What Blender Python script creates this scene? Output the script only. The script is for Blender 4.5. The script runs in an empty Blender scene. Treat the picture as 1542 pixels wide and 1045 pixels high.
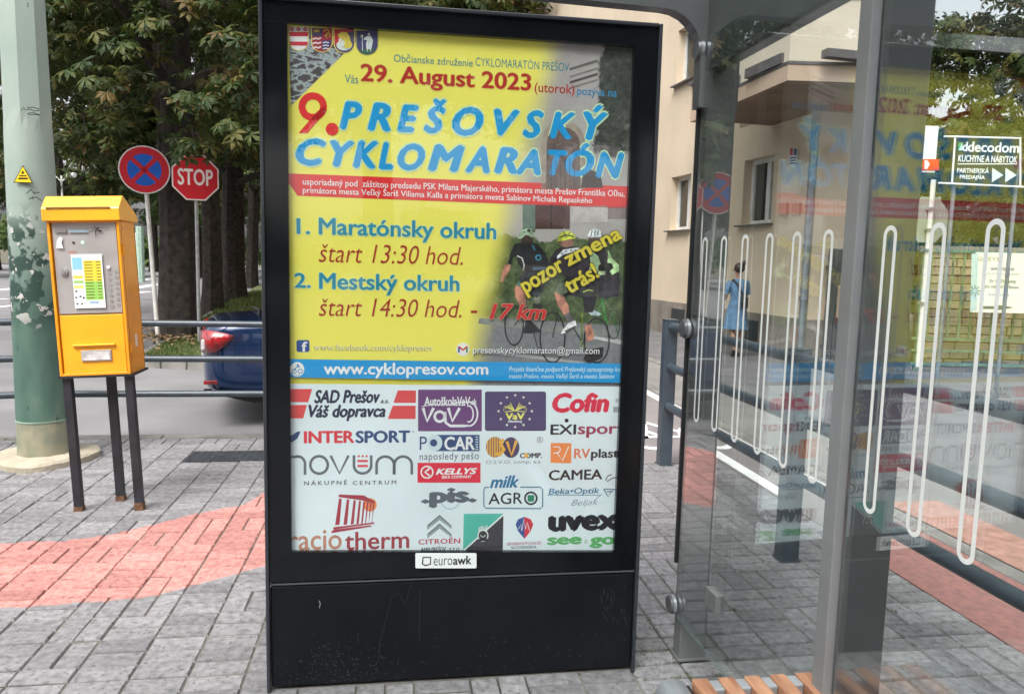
import bpy, bmesh, math, random
import numpy as np
from mathutils import Vector, Matrix, Quaternion
random.seed(7); rng = np.random.default_rng(7)
R = math.radians
S = bpy.context.scene
COL = S.collection

# ------------------------------------------------------------------ camera
FPX, CX, CY, CAMH = 1150.0, 771.0, 522.5, 1.5
_p, _r = R(6.45), R(1.38)
CF = Vector((0, math.cos(_p), -math.sin(_p)))
_rt, _up = Vector((1, 0, 0)), Vector((0, math.sin(_p), math.cos(_p)))
CR = math.cos(_r)*_rt + math.sin(_r)*_up
CU = math.cos(_r)*_up - math.sin(_r)*_rt
cam_d = bpy.data.cameras.new('camera'); cam = bpy.data.objects.new('camera', cam_d); COL.objects.link(cam)
cam.matrix_world = Matrix(((CR.x, CU.x, -CF.x, 0), (CR.y, CU.y, -CF.y, 0), (CR.z, CU.z, -CF.z, CAMH), (0, 0, 0, 1)))
cam_d.sensor_width = 36; cam_d.lens = FPX/1542*36; cam_d.clip_start = .05; cam_d.clip_end = 1500
S.camera = cam
# ------------------------------------------------------------------ sky, sun, exposure
SUN_EL, SUN_AZ = R(56), R(205)      # azimuth clockwise from +Y: behind and a little left of the camera
w = bpy.data.worlds.new('World'); S.world = w; w.use_nodes = True
nt = w.node_tree; bg = nt.nodes['Background']
sky = nt.nodes.new('ShaderNodeTexSky'); sky.sky_type = 'NISHITA'; sky.sun_disc = False
sky.sun_elevation = SUN_EL; sky.sun_rotation = SUN_AZ; sky.dust_density = 6; sky.ozone_density = 1; sky.air_density = 1
hs = nt.nodes.new('ShaderNodeHueSaturation'); hs.inputs['Saturation'].default_value = .22
nt.links.new(sky.outputs[0], hs.inputs['Color']); nt.links.new(hs.outputs[0], bg.inputs[0]); bg.inputs[1].default_value = .15
sl = bpy.data.lights.new('sun', 'SUN'); so = bpy.data.objects.new('sun', sl); COL.objects.link(so)
sl.energy = .8; sl.angle = R(24); sl.color = (1, .97, .93)
sd = Vector((math.sin(SUN_AZ)*math.cos(SUN_EL), math.cos(SUN_AZ)*math.cos(SUN_EL), math.sin(SUN_EL)))
so.rotation_euler = sd.to_track_quat('Z', 'Y').to_euler(); so.location = sd*40
S.view_settings.view_transform = 'Standard'; S.view_settings.look = 'None'; S.view_settings.gamma = 1
S.view_settings.exposure = 1.12; S.view_settings.use_curve_mapping = False
S.render.engine = 'CYCLES'; S.cycles.transparent_max_bounces = 24

# ------------------------------------------------------------------ layout helpers
A = R(8.63); ca, sa = math.cos(A), math.sin(A)   # the street grid is turned by this angle
def L(u, v, z=0): return Vector((u*ca - v*sa, u*sa + v*ca, z))
def ray(px, py): return CF + CR*((px-CX)/FPX) - CU*((py-CY)/FPX)
def G(px, py, z=0.0):
    d = ray(px, py); t = (z-CAMH)/d.z; return Vector((d.x*t, d.y*t, z))
def atY(px, py, Y):
    d = ray(px, py); t = Y/d.y; return Vector((d.x*t, Y, CAMH+d.z*t))

# ------------------------------------------------------------------ materials
def lin(c):
    return tuple((x/12.92 if x <= .04045 else ((x+.055)/1.055)**2.4) for x in c)
MATS = {}
def mat(name, col, rough=.6, metal=0., var=.12, scale=6., bump=0., bscale=40., col2=None, coat=0., spec=.5, trans=0., island=0., wc=None, detail=6., contrast=(.35,.65)):
    if name in MATS: return MATS[name]
    m = bpy.data.materials.new(name); m.use_nodes = True; MATS[name] = m
    t = m.node_tree; b = t.nodes['Principled BSDF']; n = t.nodes.new; l = t.links.new
    b.inputs['Roughness'].default_value = rough; b.inputs['Metallic'].default_value = metal
    b.inputs['Coat Weight'].default_value = coat; b.inputs['Coat Roughness'].default_value = .06
    b.inputs['Specular IOR Level'].default_value = spec
    tc = n('ShaderNodeTexCoord'); nz = n('ShaderNodeTexNoise'); nz.inputs['Scale'].default_value = scale; nz.inputs['Detail'].default_value = detail
    src = tc.outputs['Object']
    if wc: src = n('ShaderNodeNewGeometry').outputs['Position']
    l(src, nz.inputs['Vector'])
    rp = n('ShaderNodeMapRange'); rp.inputs[1].default_value = contrast[0]; rp.inputs[2].default_value = contrast[1]; l(nz.outputs[0], rp.inputs[0])
    mx = n('ShaderNodeMix'); mx.data_type = 'RGBA'
    c2 = col2 if col2 else tuple(min(1, c*(1+var)) for c in col)
    c1 = col if col2 else tuple(c*(1-var) for c in col)
    mx.inputs[6].default_value = (*c1, 1); mx.inputs[7].default_value = (*c2, 1); l(rp.outputs[0], mx.inputs[0])
    out = mx.outputs[2]
    if island:
        g = n('ShaderNodeNewGeometry'); hv = n('ShaderNodeHueSaturation'); mr = n('ShaderNodeMapRange')
        mr.inputs[3].default_value = 1-island; mr.inputs[4].default_value = 1+island
        l(g.outputs['Random Per Island'], mr.inputs[0]); l(mr.outputs[0], hv.inputs['Value']); l(out, hv.inputs['Color']); out = hv.outputs[0]
    l(out, b.inputs['Base Color'])
    if trans:
        pass
    if bump:
        nb = n('ShaderNodeTexNoise'); nb.inputs['Scale'].default_value = bscale; nb.inputs['Detail'].default_value = 5; l(src, nb.inputs['Vector'])
        bp = n('ShaderNodeBump'); bp.inputs['Strength'].default_value = bump; bp.inputs['Distance'].default_value = .01
        l(nb.outputs[0], bp.inputs['Height']); l(bp.outputs[0], b.inputs['Normal'])
    return m
def flat(name, srgb, rough=.35):                      # printed ink
    if name in MATS: return MATS[name]
    return mat(name, lin(srgb), rough, var=.03, scale=9)

def glass_mat(name, tint=(.93, .96, .95), gain=1.0, extra=0.0):
    m = bpy.data.materials.new(name); m.use_nodes = True; MATS[name] = m
    t = m.node_tree; t.nodes.clear(); n = t.nodes.new; l = t.links.new
    o = n('ShaderNodeOutputMaterial'); mx = n('ShaderNodeMixShader'); tr = n('ShaderNodeBsdfTransparent'); gl = n('ShaderNodeBsdfGlossy')
    tr.inputs[0].default_value = (*tint, 1); gl.inputs['Roughness'].default_value = 0.0; gl.inputs[0].default_value = (1, 1, 1, 1)
    lw = n('ShaderNodeLayerWeight'); lw.inputs[0].default_value = .5
    pw = n('ShaderNodeMath'); pw.operation = 'POWER'; pw.inputs[1].default_value = 5; l(lw.outputs['Facing'], pw.inputs[0])
    ma = n('ShaderNodeMath'); ma.operation = 'MULTIPLY_ADD'; ma.inputs[1].default_value = .96*gain; ma.inputs[2].default_value = .042*gain+extra; l(pw.outputs[0], ma.inputs[0])
    l(ma.outputs[0], mx.inputs[0]); l(tr.outputs[0], mx.inputs[1]); l(gl.outputs[0], mx.inputs[2]); l(mx.outputs[0], o.inputs[0])
    return m

# ------------------------------------------------------------------ mesh helpers
class MB:
    def __init__(s): s.v = []; s.f = []; s.m = []; s.mi = 0
    def add(s, vs, fs, mi=None, M=None):
        b = len(s.v)
        s.v += [tuple(M @ Vector(v)) if M else tuple(v) for v in vs]
        s.f += [tuple(i+b for i in f) for f in fs]; s.m += [s.mi if mi is None else mi]*len(fs)
    def box(s, c, sz, M=None, bev=0, mi=None, taper=1.0):
        x, y, z = sz[0]/2, sz[1]/2, sz[2]/2
        if bev:
            bm = bmesh.new(); bmesh.ops.create_cube(bm, size=1)
            for v in bm.verts: v.co = Vector((v.co.x*sz[0], v.co.y*sz[1], v.co.z*sz[2]))
            bmesh.ops.bevel(bm, geom=list(bm.edges), offset=bev, segments=2, affect='EDGES', profile=.5)
            bm.verts.index_update()
            T = Matrix.Translation(c); T = (M @ T) if M else T
            s.add([tuple(v.co) for v in bm.verts], [[v.index for v in f.verts] for f in bm.faces], mi, T); bm.free(); return
        vs = [(c[0]+i*x*(taper if k > 0 else 1), c[1]+j*y*(taper if k > 0 else 1), c[2]+k*z) for k in (-1, 1) for j in (-1, 1) for i in (-1, 1)]
        s.add(vs, [(0, 2, 3, 1), (4, 5, 7, 6), (0, 1, 5, 4), (2, 6, 7, 3), (0, 4, 6, 2), (1, 3, 7, 5)], mi, M)
    def tube(s, pts, r, n=10, mi=None, caps=True, ry=None, M=None):
        pts = [Vector(p) for p in pts]; rs = r if isinstance(r, (list, tuple)) else [r]*len(pts)
        vs = []; prev = None
        for i, p in enumerate(pts):
            d = (pts[min(i+1, len(pts)-1)] - pts[max(i-1, 0)]).normalized()
            a = d.orthogonal().normalized() if prev is None else (prev - d*prev.dot(d)).normalized()
            prev = a; b = d.cross(a)
            for k in range(n):
                t = 2*math.pi*k/n; vs.append(p + a*math.cos(t)*rs[i] + b*math.sin(t)*(ry or rs[i]))
        fs = [(i*n+k, i*n+(k+1) % n, (i+1)*n+(k+1) % n, (i+1)*n+k) for i in range(len(pts)-1) for k in range(n)]
        if caps: fs += [tuple(range(n))[::-1], tuple((len(pts)-1)*n+k for k in range(n))]
        s.add(vs, fs, mi, M)
    def prism(s, poly, y0, y1, mi=None, M=None):      # polygon in x,z extruded along y
        n = len(poly); vs = [(x, y0, z) for x, z in poly] + [(x, y1, z) for x, z in poly]
        fs = [tuple(range(n)), tuple(range(2*n-1, n-1, -1))] + [(i, i+n, (i+1) % n+n, (i+1) % n) for i in range(n)]
        s.add(vs, fs, mi, M)
    def slab(s, poly, z0, z1, mi=None, M=None):       # polygon in x,y extruded along z
        n = len(poly); vs = [(p[0], p[1], z0) for p in poly] + [(p[0], p[1], z1) for p in poly]
        fs = [tuple(range(n-1, -1, -1)), tuple(range(n, 2*n))] + [(i, (i+1) % n, (i+1) % n+n, i+n) for i in range(n)]
        s.add(vs, fs, mi, M)
    def build(s, name, mats, parent=None, smooth=False, M=None, fix=True):
        me = bpy.data.meshes.new(name); me.from_pydata(s.v, [], s.f)
        mats = mats if isinstance(mats, (list, tuple)) else [mats]
        for m in mats: me.materials.append(m)
        if len(mats) > 1: me.polygons.foreach_set('material_index', s.m)
        if fix:
            bm = bmesh.new(); bm.from_mesh(me); bmesh.ops.recalc_face_normals(bm, faces=bm.faces); bm.to_mesh(me); bm.free()
        if smooth:
            me.polygons.foreach_set('use_smooth', [True]*len(me.polygons))
            try: me.set_sharp_from_angle(angle=R(38))
            except Exception: pass
        me.update()
        o = bpy.data.objects.new(name, me); COL.objects.link(o)
        if parent: o.parent = parent
        if M: o.matrix_local = M
        return o
def tag(o, label=None, cat=None, group=None, kind=None):
    for k, v in (('label', label), ('category', cat), ('group', group), ('kind', kind)):
        if v: o[k] = v
    return o
def empty(name, loc=(0, 0, 0), rz=0, ry=0, label=None, cat=None, group=None):
    o = bpy.data.objects.new(name, None); COL.objects.link(o); o.location = loc; o.rotation_euler = (0, ry, rz); o.empty_display_size = .1
    return tag(o, label, cat, group)
def mtx(o): return Matrix.Translation(o.location) @ o.rotation_euler.to_matrix().to_4x4()
def kids(o): return [c for c in bpy.data.objects if c.parent == o]
def copy_tree(o, childmap, parent=None):
    c = o.copy(); COL.objects.link(c)
    if parent: c.parent = parent
    for ch in childmap.get(o.name, []): copy_tree(ch, childmap, c)
    return c
def cmap():
    d = {}
    for o in bpy.data.objects:
        if o.parent: d.setdefault(o.parent.name, []).append(o)
    return d

# ------------------------------------------------------------------ flat print (lettering and logos) on a plane
_txt = {}
def text_mesh(s, shear=0, bold=0, space=1.0):
    k = (s, shear, bold, space)
    if k not in _txt:
        c = bpy.data.curves.new('t', 'FONT'); c.body = s; c.shear = shear; c.offset = bold; c.resolution_u = 3; c.space_character = space; c.size = 1
        ob = bpy.data.objects.new('t', c); me = bpy.data.meshes.new_from_object(ob)
        vs = np.array([v.co[:2] for v in me.vertices]); fs = [tuple(p.vertices) for p in me.polygons]
        bpy.data.objects.remove(ob); bpy.data.curves.remove(c); bpy.data.meshes.remove(me)
        _txt[k] = (vs, fs, vs.min(0), vs.max(0))
    return _txt[k]
class Art:
    """print laid on the plane y = y0 of a frame; P maps drawing coordinates to x,z of that frame"""
    def __init__(s, P, y0, step=.00035): s.P = P; s.y0 = y0; s.step = step; s.v = []; s.f = []; s.m = []; s.mats = []; s.ly = 0; s.mottle = 0
    def mi(s, col):
        if s.mottle and isinstance(col, tuple): m = mat('photo_ink_%02x%02x%02x' % tuple(int(c*255) for c in col), lin(col), .4, var=s.mottle, scale=34, detail=8)
        else: m = col if not isinstance(col, tuple) else flat('ink_%02x%02x%02x' % tuple(int(c*255) for c in col), col)
        if m not in s.mats: s.mats.append(m)
        return s.mats.index(m)
    def _add(s, xz, fs, col, ly):
        b = len(s.v); y = s.y0 - s.step*(ly+1); s.v += [(x, y, z) for x, z in xz]
        s.f += [tuple(i+b for i in f) for f in fs]; s.m += [s.mi(col)]*len(fs)
    def poly(s, pts, col, ly=0): s._add([s.P(*p) for p in pts], [tuple(range(len(pts)))], col, ly)
    def rect(s, x0, y0, x1, y1, col, ly=0): s.poly([(x0, y0), (x1, y0), (x1, y1), (x0, y1)], col, ly)
    def rrect(s, x0, y0, x1, y1, r, col, ly=0):
        p = []
        for cx, cy, a in ((x1-r, y0+r, -90), (x1-r, y1-r, 0), (x0+r, y1-r, 90), (x0+r, y0+r, 180)):
            p += [(cx+r*math.cos(R(a+t)), cy+r*math.sin(R(a+t))) for t in (0, 30, 60, 90)]
        s.poly(p, col, ly)
    def ell(s, cx, cy, rx, ry, col, ly=0, n=20, a0=0, a1=360): s.poly([(cx+rx*math.cos(R(a0+(a1-a0)*k/n)), cy+ry*math.sin(R(a0+(a1-a0)*k/n))) for k in range(n+(a1-a0 < 360))], col, ly)
    def line(s, pts, w, col, ly=0, closed=False):
        n = len(pts); q = []
        for i in range(n):
            a = pts[(i-1) % n] if (closed or i) else pts[i]; b = pts[(i+1) % n] if (closed or i < n-1) else pts[i]
            d = Vector((b[0]-a[0], b[1]-a[1])); d = d.normalized() if d.length else Vector((1, 0)); nn = Vector((-d.y, d.x))*w/2
            q.append(((pts[i][0]+nn.x, pts[i][1]+nn.y), (pts[i][0]-nn.x, pts[i][1]-nn.y)))
        xz = [s.P(*p) for a in q for p in a]
        s._add(xz, [(2*i, 2*i+1, (2*i+3) % (2*n), (2*i+2) % (2*n)) for i in range(n if closed else n-1)], col, ly)
    def ring(s, cx, cy, r, w, col, ly=0, n=24, a0=0, a1=360, ry=None):
        ry = ry or r; full = a1-a0 >= 360
        s.line([(cx+r*math.cos(R(a0+(a1-a0)*k/n)), cy+ry*math.sin(R(a0+(a1-a0)*k/n))) for k in range(n if full else n+1)], w, col, ly, closed=full)
    def text(s, t, x0, x1, yt, yb, col, shear=0, bold=.012, ly=1, space=1.0, halo=None, hb=.03):
        """fit the ink of t into x0..x1 and yt..yb (drawing coordinates, y down), measured at its middle"""
        wt = bold-.004; bold = min(bold, 0)
        vs, fs, mn, mx_ = text_mesh(t, shear, bold, space)
        xm, ym = (x0+x1)/2, (yt+yb)/2
        u0 = s.P(x0, ym)[0]; u1 = s.P(x1, ym)[0]; v0 = s.P(xm, yb)[1]; v1 = s.P(xm, yt)[1]
        g_ = max(wt, 0); k = ((u1-u0)/(mx_[0]-mn[0]+2*g_), (v1-v0)/(mx_[1]-mn[1]+1.4*g_)); u0 += g_*k[0]; v0 += .7*g_*k[1]
        xz = [(u0+(a-mn[0])*k[0], v0+(b-mn[1])*k[1]) for a, b in vs]; s._thick(xz, fs, col, ly, wt, halo, hb, abs(k[0]), abs(k[1]))
    def _thick(s, xz, fs, col, ly, wt, halo, hb, kx, kz):
        # heavier weights: the same letters struck again a hair to each side
        if halo:
            w_ = max(wt, 0)+hb
            for i in range(8): c_, s_ = math.cos(i*math.pi/4)*w_*kx, math.sin(i*math.pi/4)*w_*kz; s._add([(x+c_, z+s_) for x, z in xz], fs, halo, ly-.6+.03*i)
        if wt > 0:
            for i, (c_, s_) in enumerate(((-1, 0), (1, 0), (0, .7), (0, -.7), (-.5, .4), (.5, -.4))): s._add([(x+c_*wt*kx, z+s_*wt*kz) for x, z in xz], fs, col, ly+.03*i)
        s._add(xz, fs, col, ly+.2)
    def rtext(s, t, p0, p1, h, col, bold=.02, ly=3, halo=None, shear=0):
        """text whose baseline runs from p0 to p1 with line height h"""
        wt = bold+.006; bold = 0
        vs, fs, mn, mx_ = text_mesh(t, shear, bold)
        a = Vector(s.P(*p0)); b = Vector(s.P(*p1)); d = (b-a); ln = d.length; d.normalize(); nn = Vector((-d.y, d.x))
        hh = abs(s.P(p0[0], p0[1]-h)[1]-a.y); kx = ln/(mx_[0]-mn[0]); kz = hh/.73
        f = lambda q: [tuple(a + d*((x-mn[0])*kx) + nn*(z*kz)) for x, z in q]
        s._thick(f(vs), fs, col, ly, wt, halo, .02, kx, kz)
    def build(s, name, parent):
        me = bpy.data.meshes.new(name); me.from_pydata(s.v, [], s.f)
        for m in s.mats: me.materials.append(m)
        me.polygons.foreach_set('material_index', s.m); me.update()
        o = bpy.data.objects.new(name, me); COL.objects.link(o); o.parent = parent; return o
def plane_map(M, y0):
    Mi = M.inverted(); o = Mi @ Vector((0, 0, CAMH)); R3 = Mi.to_3x3()
    def P(px, py):
        d = R3 @ ray(px, py); t = (y0-o.y)/d.y; return (o.x+d.x*t, o.z+d.z*t)
    return P

# ================================================================== GROUND, ROADS, PAVEMENT
def sheet(name, poly, z, m, kind='structure'):
    b = MB(); b.add([(p[0], p[1], z) for p in poly], [tuple(range(len(poly)))]); return tag(b.build(name, m), kind=kind)
def block(name, poly, z0, z1, m, kind='structure'):
    b = MB(); b.slab(poly, z0, z1); return tag(b.build(name, m), kind=kind)
asphalt = mat('asphalt', (.20, .195, .20), .9, var=.12, scale=1.2, bump=.35, bscale=120, wc=1)
asphalt2 = mat('asphalt_dark', (.14, .137, .14), .9, var=.2, scale=2.5, bump=.5, bscale=90, wc=1)
concrete = mat('concrete_walk', (.19, .18, .17), .9, var=.12, scale=2, bump=.2, bscale=60, wc=1)
earth = mat('earth', (.10, .09, .06), .95, var=.3, scale=.8, bump=.3, wc=1)
white_paint = mat('road_paint', (.74, .74, .73), .7, var=.08, scale=9, wc=1)
kerb_m = mat('kerb_concrete', (.20, .19, .175), .9, var=.25, scale=3, bump=.6, bscale=30, wc=1)
joint_m = mat('joint_sand', (.055, .05, .04), .95, col2=(.20, .185, .15), scale=2.2, wc=1, bump=.4)
sheet('ground', [(-600, -300), (600, -300), (600, 900), (-600, 900)], -.13, earth)
sheet('road', [L(-60, 6.55), L(.95, 6.55), L(.95, 11.6), L(3.0, 16), L(3.0, 90), L(-60, 90)], -.10, asphalt)
sheet('street_behind', [(-60, -60), (60, -60), (60, -4.5), (-60, -4.5)], -.02, asphalt)
block('pavement', [L(-7.5, -4), L(2.47, -4), L(2.47, 5.42), L(.87, 5.42), L(.87, 6.42), L(-7.5, 6.42)], -.125, -.0085, joint_m)
b = MB()
for k in range(9):
    b.box(((-7.5+.935*k+.467), 6.495, -.055), (.925, .13, .118), bev=.012)
tag(b.build('kerb', kerb_m, M=Matrix.Rotation(A, 4, 'Z')), kind='structure')
# bicycle lane, concrete walk, yard asphalt on the far side of the railing
lane_m = mat('lane_surface', (.205, .185, .18), .9, var=.12, scale=2, bump=.3, bscale=110, wc=1)
red_m = mat('red_lane_surface', (.34, .155, .135), .92, col2=(.24, .125, .115), scale=26, bump=.5, bscale=140, wc=1)
block('bicycle_lane', [L(.9, 5.45), L(2.48, 5.45), L(2.48, 3.9), L(3.02, 3.9), L(3.02, 16), L(.95, 11.6)], -.12, -.006, lane_m)
block('bicycle_lane_red', [L(2.48, -4), L(3.02, -4), L(3.02, 3.9), L(2.48, 3.9)], -.12, -.006, red_m)
sheet('bicycle_lane_corner', [L(.9, 5.452), L(1.62, 5.452), L(1.33, 5.95), L(.9, 6.5)], -.002, red_m)
block('walkway', [L(3.14, -4), L(3.9, -4), L(3.9, 18), L(3.14, 18)], -.12, -.002, concrete)
b = MB()
for k in range(22): b.box((3.08, -3.5+k*1.0, -.05), (.115, .992, .10), bev=.008)
sheet('walkway_red', [L(3.14, -3.9), L(3.52, -3.9), L(3.52, 4.4), L(3.14, 4.4)], .003, mat('red_walk_reflect', (.36, .20, .16), .9, var=.2, scale=14, wc=1, bump=.4))  # reddish paving, with the tint of the mirrored pink band in its colour
tag(b.build('walkway_edging', kerb_m, M=Matrix.Rotation(A, 4, 'Z')), kind='structure')
b = MB()
for k in range(22): b.box((3.96, -3.5+k*1.0, -.04), (.12, .992, .115), bev=.012)
tag(b.build('yard_kerb', kerb_m, M=Matrix.Rotation(A, 4, 'Z')), kind='structure')
block('yard', [L(4.02, -4), L(14, -4), L(14, 12), L(9, 40), L(4.02, 40)], -.12, .0, asphalt2)
def quad(pts, z=0.002): return [(p.x, p.y, z) for p in pts]
b = MB()
for u0, u1, v0, v1 in ((2.50, 2.60, 4.55, 6.4), (2.86, 2.97, 4.3, 11)):
    b.add(quad([L(u0, v0), L(u1, v0), L(u1, v1), L(u0, v1)], -.001), [(0, 1, 2, 3)])
# painted bicycle symbol on the lane behind the first railing post
bc = G(1012, 655)
def loc(x, y): return bc + Vector((x*ca-y*sa, x*sa+y*ca, 0))
for cx in (-.30, .26):
    ring = [(cx+.2*math.cos(t)*1.0, -.1+.42*math.sin(t)) for t in np.linspace(0, 2*math.pi, 19)[:-1]]
    rin = [(cx+.15*math.cos(t), -.1+.32*math.sin(t)) for t in np.linspace(0, 2*math.pi, 19)[:-1]]
    vs = quad([loc(*p) for p in ring+rin], -.001); b.add(vs, [(i, (i+1) % 18, 18+(i+1) % 18, 18+i) for i in range(18)])
for p in ([(-.3, -.1), (-.25, -.1), (-.05, .55), (-.1, .55)], [(.26, -.1), (.2, -.1), (-.1, .5), (-.05, .55)], [(-.3, -.1), (-.3, -.02), (.1, -.02), (.1, -.1)]):
    b.add(quad([loc(*q) for q in p], 0), [(0, 1, 2, 3)])
tag(b.build('lane_marking', white_paint), kind='structure')
b = MB(); zr = -.096
def strip(p, q, wd):
    a, c = G(*p, zr), G(*q, zr); d = (c-a).normalized(); n = Vector((-d.y, d.x, 0))*wd/2; b.add([a-n, c-n, c+n, a+n], [(0, 1, 2, 3)])
strip((-60, 441), (40, 433), .5); strip((-60, 468), (40, 458), .3); strip((203, 434), (236, 428), .5); strip((205, 441), (222, 439), .4); strip((-40, 452), (12, 450), .25)
strip((212, 422), (236, 418), .7)
tag(b.build('road_marking', white_paint), kind='structure')

# ---- paving blocks: chamfered, laid basket-weave on the street grid
paver_m = bpy.data.materials.new('paver'); paver_m.use_nodes = True
def build_paver_mat(m):
    t = m.node_tree; n = t.nodes.new; l = t.links.new; bs = t.nodes['Principled BSDF']
    geo = n('ShaderNodeNewGeometry'); sep = n('ShaderNodeSeparateXYZ'); l(geo.outputs['Position'], sep.inputs[0])
    def mth(op, a=None, b_=None, va=0, vb=0):
        q = n('ShaderNodeMath'); q.operation = op
        if a: l(a, q.inputs[0])
        else: q.inputs[0].default_value = va
        if b_: l(b_, q.inputs[1])
        else: q.inputs[1].default_value = vb
        return q.outputs[0]
    xn = n('ShaderNodeMapRange'); xn.inputs[1].default_value = -6; xn.inputs[2].default_value = 2; l(sep.outputs[0], xn.inputs[0])
    def curve(pts):
        c = n('ShaderNodeFloatCurve'); cv = c.mapping.curves[0]
        cv.points[0].location = ((pts[0][0]+6)/8, pts[0][1]/8); cv.points[1].location = ((pts[-1][0]+6)/8, pts[-1][1]/8)
        for x, y in pts[1:-1]: cv.points.new((x+6)/8, y/8)
        for p in cv.points: p.handle_type = 'VECTOR'
        c.mapping.update(); l(xn.outputs[0], c.inputs[1]); return mth('MULTIPLY', c.outputs[0], None, vb=8)
    wob = n('ShaderNodeTexNoise'); wob.inputs['Scale'].default_value = 9; l(geo.outputs['Position'], wob.inputs['Vector'])
    y = mth('ADD', sep.outputs[1], mth('MULTIPLY', mth('SUBTRACT', wob.outputs[0], None, vb=.5), None, vb=.07))
    top = curve([(-6, 3.6), (-2.6, 3.774), (-2.19, 3.858), (-2.04, 4.008), (-1.79, 4.29), (-1.57, 4.49), (-1.65+.12, 5.1), (-1.3, 5.75), (.5, 6.0), (2, 6.2)])
    bot = curve([(-6, 2.95), (-2.12, 3.06), (-1.84, 3.12), (-1.61, 3.18), (-1.49, 3.26), (-1.18, 3.55), (-.7, 4.2), (.2, 5.05), (.98, 5.6), (2, 7.0)])
    mask = mth('MULTIPLY', mth('LESS_THAN', y, top), mth('GREATER_THAN', y, bot))
    att = n('ShaderNodeAttribute'); att.attribute_name = 'tone'
    nz = n('ShaderNodeTexNoise'); nz.inputs['Scale'].default_value = 30; nz.inputs['Detail'].default_value = 8; l(geo.outputs['Position'], nz.inputs['Vector'])
    n2 = n('ShaderNodeTexNoise'); n2.inputs['Scale'].default_value = .7; n2.inputs['Detail'].default_value = 4; l(geo.outputs['Position'], n2.inputs['Vector'])
    cr = n('ShaderNodeValToRGB'); e = cr.color_ramp; e.elements[0].position = .3; e.elements[0].color = (.155, .15, .155, 1); e.elements[1].position = .68; e.elements[1].color = (.285, .276, .282, 1)
    l(nz.outputs[0], cr.inputs[0])
    pk = n('ShaderNodeValToRGB'); e = pk.color_ramp; e.elements[0].position = .25; e.elements[0].color = (.33, .13, .115, 1); e.elements[1].position = .6; e.elements[1].color = (.53, .245, .215, 1)
    # the paint has worn off in specks; block shows through
    l(nz.outputs[0], pk.inputs[0])
    mx = n('ShaderNodeMix'); mx.data_type = 'RGBA'; l(mask, mx.inputs[0]); l(cr.outputs[0], mx.inputs[6]); l(pk.outputs[0], mx.inputs[7])
    hv = n('ShaderNodeHueSaturation'); l(mx.outputs[2], hv.inputs['Color'])
    mr = n('ShaderNodeMapRange'); mr.inputs[3].default_value = .80; mr.inputs[4].default_value = 1.16; l(att.outputs['Fac'], mr.inputs[0])
    mr2 = n('ShaderNodeMapRange'); mr2.inputs[1].default_value = .3; mr2.inputs[2].default_value = .7; mr2.inputs[3].default_value = .85; mr2.inputs[4].default_value = 1.12; l(n2.outputs[0], mr2.inputs[0])
    l(mth('MULTIPLY', mr.outputs[0], mr2.outputs[0]), hv.inputs['Value'])
    # dark pores and small stains
    vo = n('ShaderNodeTexNoise'); vo.inputs['Scale'].default_value = 48; vo.inputs['Detail'].default_value = 3; l(geo.outputs['Position'], vo.inputs['Vector'])
    pr = n('ShaderNodeMapRange'); pr.inputs[1].default_value = .34; pr.inputs[2].default_value = .42; pr.inputs[3].default_value = .6; pr.inputs[4].default_value = 1; l(vo.outputs[0], pr.inputs[0])
    mm = n('ShaderNodeMix'); mm.data_type = 'RGBA'; mm.blend_type = 'MULTIPLY'; mm.inputs[0].default_value = 1; l(hv.outputs[0], mm.inputs[6]); l(pr.outputs[0], mm.inputs[7])
    l(mm.outputs[2], bs.inputs['Base Color']); bs.inputs['Roughness'].default_value = .82
    bp = n('ShaderNodeBump'); bp.inputs['Strength'].default_value = .45; bp.inputs['Distance'].default_value = .004; l(nz.outputs[0], bp.inputs['Height']); l(bp.outputs[0], bs.inputs['Normal'])
build_paver_mat(paver_m)
def paver_geo(w_, d_):
    g = .0028; x, y = w_/2-g, d_/2-.0055; c = .004; z1, z0, zb = 0, -.0065, -.03
    vs = [(i*(x-c), j*(y-c), z1) for i, j in ((-1, -1), (1, -1), (1, 1), (-1, 1))] + [(i*x, j*y, z0) for i, j in ((-1, -1), (1, -1), (1, 1), (-1, 1))] + [(i*x, j*y, zb) for i, j in ((-1, -1), (1, -1), (1, 1), (-1, 1))]
    return vs, [(0, 1, 2, 3)] + [(4+i, 4+(i+1) % 4, (i+1) % 4, i) for i in range(4)] + [(8+i, 8+(i+1) % 4, 4+(i+1) % 4, 4+i) for i in range(4)]
spots = []
def inside(u, v):
    if v > 6.42 or u > 2.47 or u < -7.4: return False
    return not (u > .87 and v > 5.42)
rp_ = random.Random(5)
for i in range(0, 49):
    for j in range(0, 52):
        u, v = 2.37-.2*i, 6.32-.2*j
        if rp_.random() < .74: c4 = [(u, v-.05, 0), (u, v+.05, 0)]
        else: c4 = [(u-.05, v, 1), (u+.05, v, 1)]
        for a, c_, k in c4:
            if inside(a, c_): spots.append((a, c_, k))
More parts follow.
